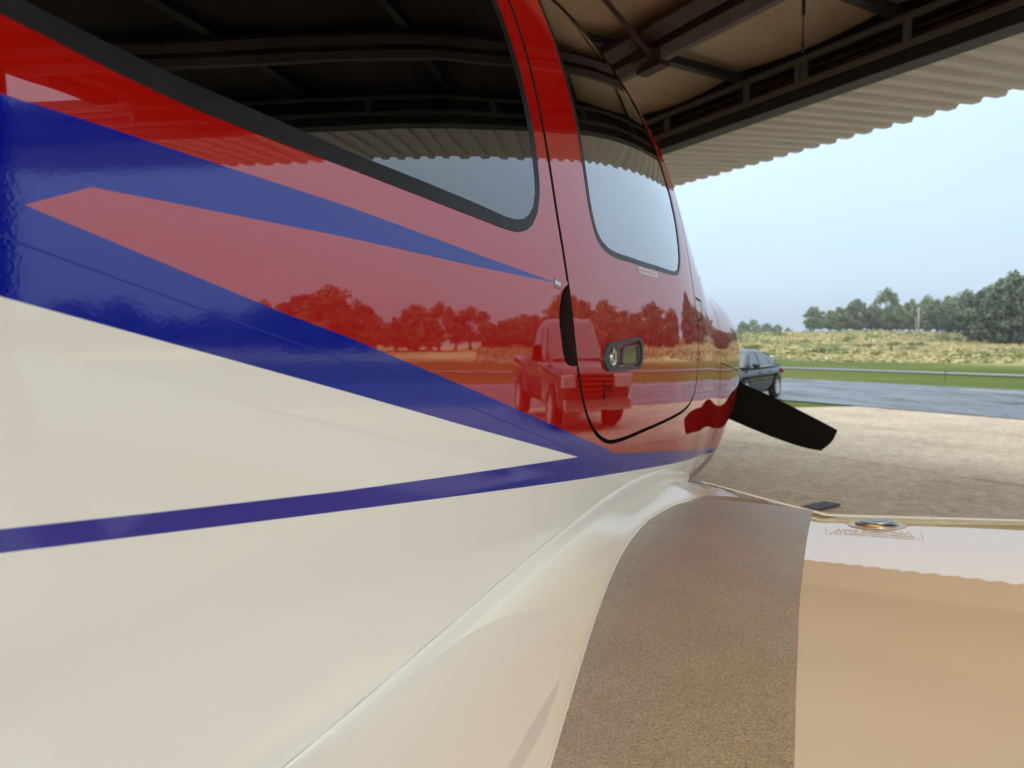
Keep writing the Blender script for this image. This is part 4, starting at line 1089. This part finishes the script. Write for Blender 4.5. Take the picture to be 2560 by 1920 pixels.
vis = [  # seen in the open, left to right: bearing, depth, height, kind, width
    (1604, 330, 7.5, 2, 1.2, 'smallest far tree at the left end, against the aircraft nose'), (1624, 330, 8.5, 0, 1.0, 'round-topped far tree just right of the aircraft nose'),
    (1655, 335, 7.0, 1, .9, 'low rounded far tree above the parked car'), (1676, 335, 6.6, 0, .9, 'low far tree in the dip right of the parked car roof'), (1701, 330, 5.0, 2, 1.1, 'lowest far bushy tree at the end of the far group'),
    (1756, 222, 8.2, 1, .85, 'lone rounded tree at the left end of the hilltop row'), (1812, 220, 8.0, 0, .9, 'second hilltop tree from the left, lower than its neighbours'),
    (1848, 220, 10.2, 1, .8, 'broad flat-topped tree in the hilltop row'), (1872, 226, 8.0, 2, .9, 'narrow tree tucked behind the broad flat-topped one'),
    (1912, 215, 13.0, 4, .75, 'tallest hilltop tree with thin open crown'), (1935, 214, 9.2, 0, .85, 'tree filling the gap right of the tallest hilltop tree'),
    (1962, 216, 10.0, 2, .85, 'slim tree just left of the utility pole'), (1995, 218, 11.2, 2, .85, 'slim tree just right of the utility pole'),
    (2022, 205, 9.8, 0, .95, 'pale green tree right of the utility pole'), (2052, 200, 10.8, 1, .8, 'bright green rounded tree on the hilltop near the dark wood'),
    (2084, 190, 11.8, 4, .9, 'open-crowned tree rising above the edge of the dark wood'), (2112, 140, 10.2, 3, .80, 'dark tree at the left edge of the big dark wood'),
    (2160, 128, 11.0, 3, .85, 'massive dark tree in the big wood at the right'), (2206, 126, 12.6, 3, .85, 'tall dark tree at the right edge of the picture'),
    (2135, 160, 11.6, 0, .8, 'green tree showing behind the dark wood'), (2185, 155, 14.2, 4, .8, 'highest crown behind the dark wood at the right')]
for x, D, h, k, w, lb in vis:
    n, u = tpx(x, D); tree(k, n, u, h, lb, 'trees on the hill', w)
for k in range(26):
    x = 1790 + k * 17 + TRG.uniform(-6, 6); D = 232 if x < 2060 else 205 - (x - 2060) * .3
    n, u = tpx(x, D); tree(TRG.choice([0, 1, 2]), n, u, TRG.uniform(5.2, 7.2) * (1 if x < 2060 else 1.25), 'lower tree in the back row of the hilltop wood', 'back row of the hilltop wood', TRG.uniform(1.1, 1.4))
rr = random.Random(5)
u = 46.0
while u > -260:
    n = 118 + 10 * sin(u * .05) + rr.uniform(-7, 9)
    tree(rr.choice([0, 1, 2, 3, 3, 1, 4]), n, u, (rr.uniform(5.5, 9.5) if rr.random() < .6 else rr.uniform(5, 6.5)) * (1 + .15 * sin(u * .11)), 'tree of the wood mirrored in the red fuselage side', 'trees mirrored in the fuselage', rr.uniform(1.0, 1.5))
    u -= rr.uniform(1.2, 2.8)

def conifer_proto():
    rg = random.Random(9); root = empty('young_conifer'); mb = MB(); mb.tube([(0, 0, -.1), (0, 0, .9)], [.035, .01], 6); mb.build('trunk', M['bark'], root)
    cb = MB(); sh = []
    for i in range(420):
        z = rg.random() ** 1.3; r = .42 * (1 - z) * rg.uniform(.5, 1) + .02; a = rg.uniform(0, 6.28)
        p = Vector((r * cos(a), r * sin(a), .06 + z * .94)); d = Vector((cos(a), sin(a), rg.uniform(-.2, .5))).normalized() * .09; s = Vector((-sin(a), cos(a), 0)) * .035
        cb.add([p - d * .3, p + s, p + d, p - s], [(0, 1, 2, 3)]); sh.append(rg.random())
    o = cb.build('crown', M['needle'], root, fix=False); shade_attr(o, sh); return root
cp = conifer_proto(); ff = True
def ground_spot(x, y):        # where a thing seen at that bearing meets the rising ground
    t = (x - 1106) / 1534; D = 30.0
    while D < 320:
        n, u = spot(t, D); zz = height(n, u); 
        if 745 - 1534 * (zz - EYE) / D <= y: return n, u, D
        D += .5
    return n, u, D
for x, y, hp, lb in ((1703.6, 753, 13, 'small dark conifer alone above the parked car roof'), (1899.6, 769, 13, 'left one of the three close-set young conifers'), (1924, 764, 17, 'tallest of the three close-set young conifers'), (1953, 771, 12, 'right one of the three close-set young conifers'),
                     (2052, 777, 11, 'young conifer left of the spaced-out right-hand four'), (2085, 778, 13, 'bushier young conifer second in the spaced-out right-hand four'), (2119, 770, 10, 'young conifer standing higher up the slope than its neighbours'), (2130, 783, 9, 'lowest tiny conifer at the meadow foot'), (2190, 784, 13, 'rightmost young conifer at the meadow foot')):
    n, u, D = ground_spot(x, y); o = cp if ff else copy_tree(cp); ff = False
    o.location = NU(n, u, height(n, u) - .03); s = hp * D / 1534 * 1.1; o.scale = (s, s, s); o.rotation_euler = (0, 0, x); tag(o, lb, 'conifer', 'young conifers at the meadow foot')

def shrub_proto():
    rg = random.Random(19); root = empty('shrub'); mb = MB(); mb.tube([(0, 0, -.1), (0, .02, .5)], [.03, .012], 5); mb.build('stem', M['bark'], root)
    cb = MB(); sh = []
    for i in range(260):
        a = rg.uniform(0, 6.28); r = rg.random() ** .5 * .8; z = rg.uniform(.05, 1) * (1 - .45 * r); p = Vector((r * cos(a), r * sin(a), z))
        d = Vector((rg.uniform(-1, 1), rg.uniform(-1, 1), rg.uniform(-.2, 1))).normalized() * .13; s = d.orthogonal().normalized() * .06
        cb.add([p - d, p + s, p + d, p - s], [(0, 1, 2, 3)]); sh.append(rg.random())
    o = cb.build('foliage', M['weed'], root, fix=False); shade_attr(o, sh); return root
sp_ = shrub_proto(); ff = True; rg = random.Random(77)
for k in range(70):
    n = rg.uniform(80, 190); D0 = rg.uniform(90, 210); t = rg.uniform(.30, .74); n, u = spot(t, D0)
    o = sp_ if ff else copy_tree(sp_); ff = False
    o.location = NU(n, u, height(n, u) - .05); s = rg.uniform(.5, 1.35); o.scale = (s * 1.5, s * 1.5, s); o.rotation_euler = (0, 0, rg.uniform(0, 6)); tag(o, 'low green shrub in the dry meadow', 'shrub', 'shrubs in the dry meadow')

def meadow_stuff(name, mat, count, hgt, seed, patch, label):
    rg = random.Random(seed); mb = MB(); sh = []; made = 0; tries = 0
    while made < count and tries < count * 8:
        tries += 1
        t = rg.uniform(.26, 2.2) if rg.random() < .5 else rg.uniform(.28, .80)
        D = rg.uniform(52, 215) / max(1, t / .9) if t > .9 else rg.uniform(60, 225)
        n, u = spot(t, D)
        if n < 62 + 5 * sin(u * .09) + rg.uniform(0, 22) ** 1 * rg.random() or n > 212: continue
        if patch(n, u) < rg.random(): continue
        p = NU(n, u, height(n, u) - .05); h = hgt * rg.uniform(.4, 1.3) * (.25 + .75 * smoothstep(62, 95, n)); w = .22 + .2 * rg.random()
        for q in range(3):
            a = rg.uniform(0, pi); d = Vector((cos(a), sin(a), 0)) * w; l_ = Vector((rg.uniform(-.25, .25), rg.uniform(-.25, .25), h))
            mb.add([p - d, p + d, p + d * .8 + l_, p - d * .8 + l_ * .8], [(0, 1, 2, 3)]); sh.append(rg.random())
        made += 1
    o = mb.build(name, mat, None, fix=False); shade_attr(o, sh); tag(o, label, None, None, 'stuff')
pf = lambda n, u: .5 + .5 * sin(n * .16 + 1.3 * sin(u * .07)) * sin(u * .11 + .8 * sin(n * .09))
meadow_stuff('dry_grass', M['dry'], 15000, .55, 1, lambda n, u: .25 + .75 * pf(n, u), 'pale dry tall grass over the meadow slope')
meadow_stuff('green_weeds', M['weed'], 7000, .50, 2, lambda n, u: max(0, 1 - 1.4 * pf(n, u)) + .05, 'green weeds in patches over the meadow slope')

# utility poles on the hill and a marker stake by the far road
for x, D, h, r_, lb in ((1981, 186, 7.2, .19, 'pale wooden utility pole standing before the hilltop trees'), (1975.5, 188, 4.9, .10, 'thinner short post just left of the utility pole')):
    n, u = tpx(x, D); o = empty('utility_pole', NU(n, u, height(n, u) - .3)); tag(o, lb, 'pole')
    mb = MB(); mb.tube([(0, 0, 0), (0, 0, h)], [r_, r_ * .75], 10); mb.build('post', M['pole'], o, smooth=True)
    if h > 6:
        mb = MB(); mb.box((-.9, -.06, h - .5), (.9, .06, h - .38)); mb.build('crossarm', M['pole'], o)
n, u = tpx(2042, 31.5); o = empty('marker_stake', NU(n, u, height(n, u) - .05)); tag(o, 'thin dark marker stake in the grass beyond the taxiway', 'stake')
mb = MB(); mb.box((-.012, -.012, 0), (.012, .012, .48)); mb.build('stake', M['bark'], o); mb = MB(); mb.box((-.016, -.016, .481), (.016, .016, .51)); mb.build('cap', M['black'], o)

# ------------------------------------------------------------------ damp summer air
def build_haze():
    m = bpy.data.materials.new('haze_air'); m.use_nodes = True; n = m.node_tree.nodes; l = m.node_tree.links
    n.remove(n['Principled BSDF']); v = n.new('ShaderNodeVolumePrincipled')
    v.inputs['Color'].default_value = (.86, .92, .97, 1); v.inputs['Density'].default_value = .00042; v.inputs['Anisotropy'].default_value = .2
    l.new(v.outputs[0], n['Material Output'].inputs['Volume'])
    mb = MB(); mb.box((-1300, -1300, -13), (1300, 1400, 24)); o = mb.build('haze', m); tag(o, 'thin pale haze in the summer air', None, None, 'stuff')
build_haze()
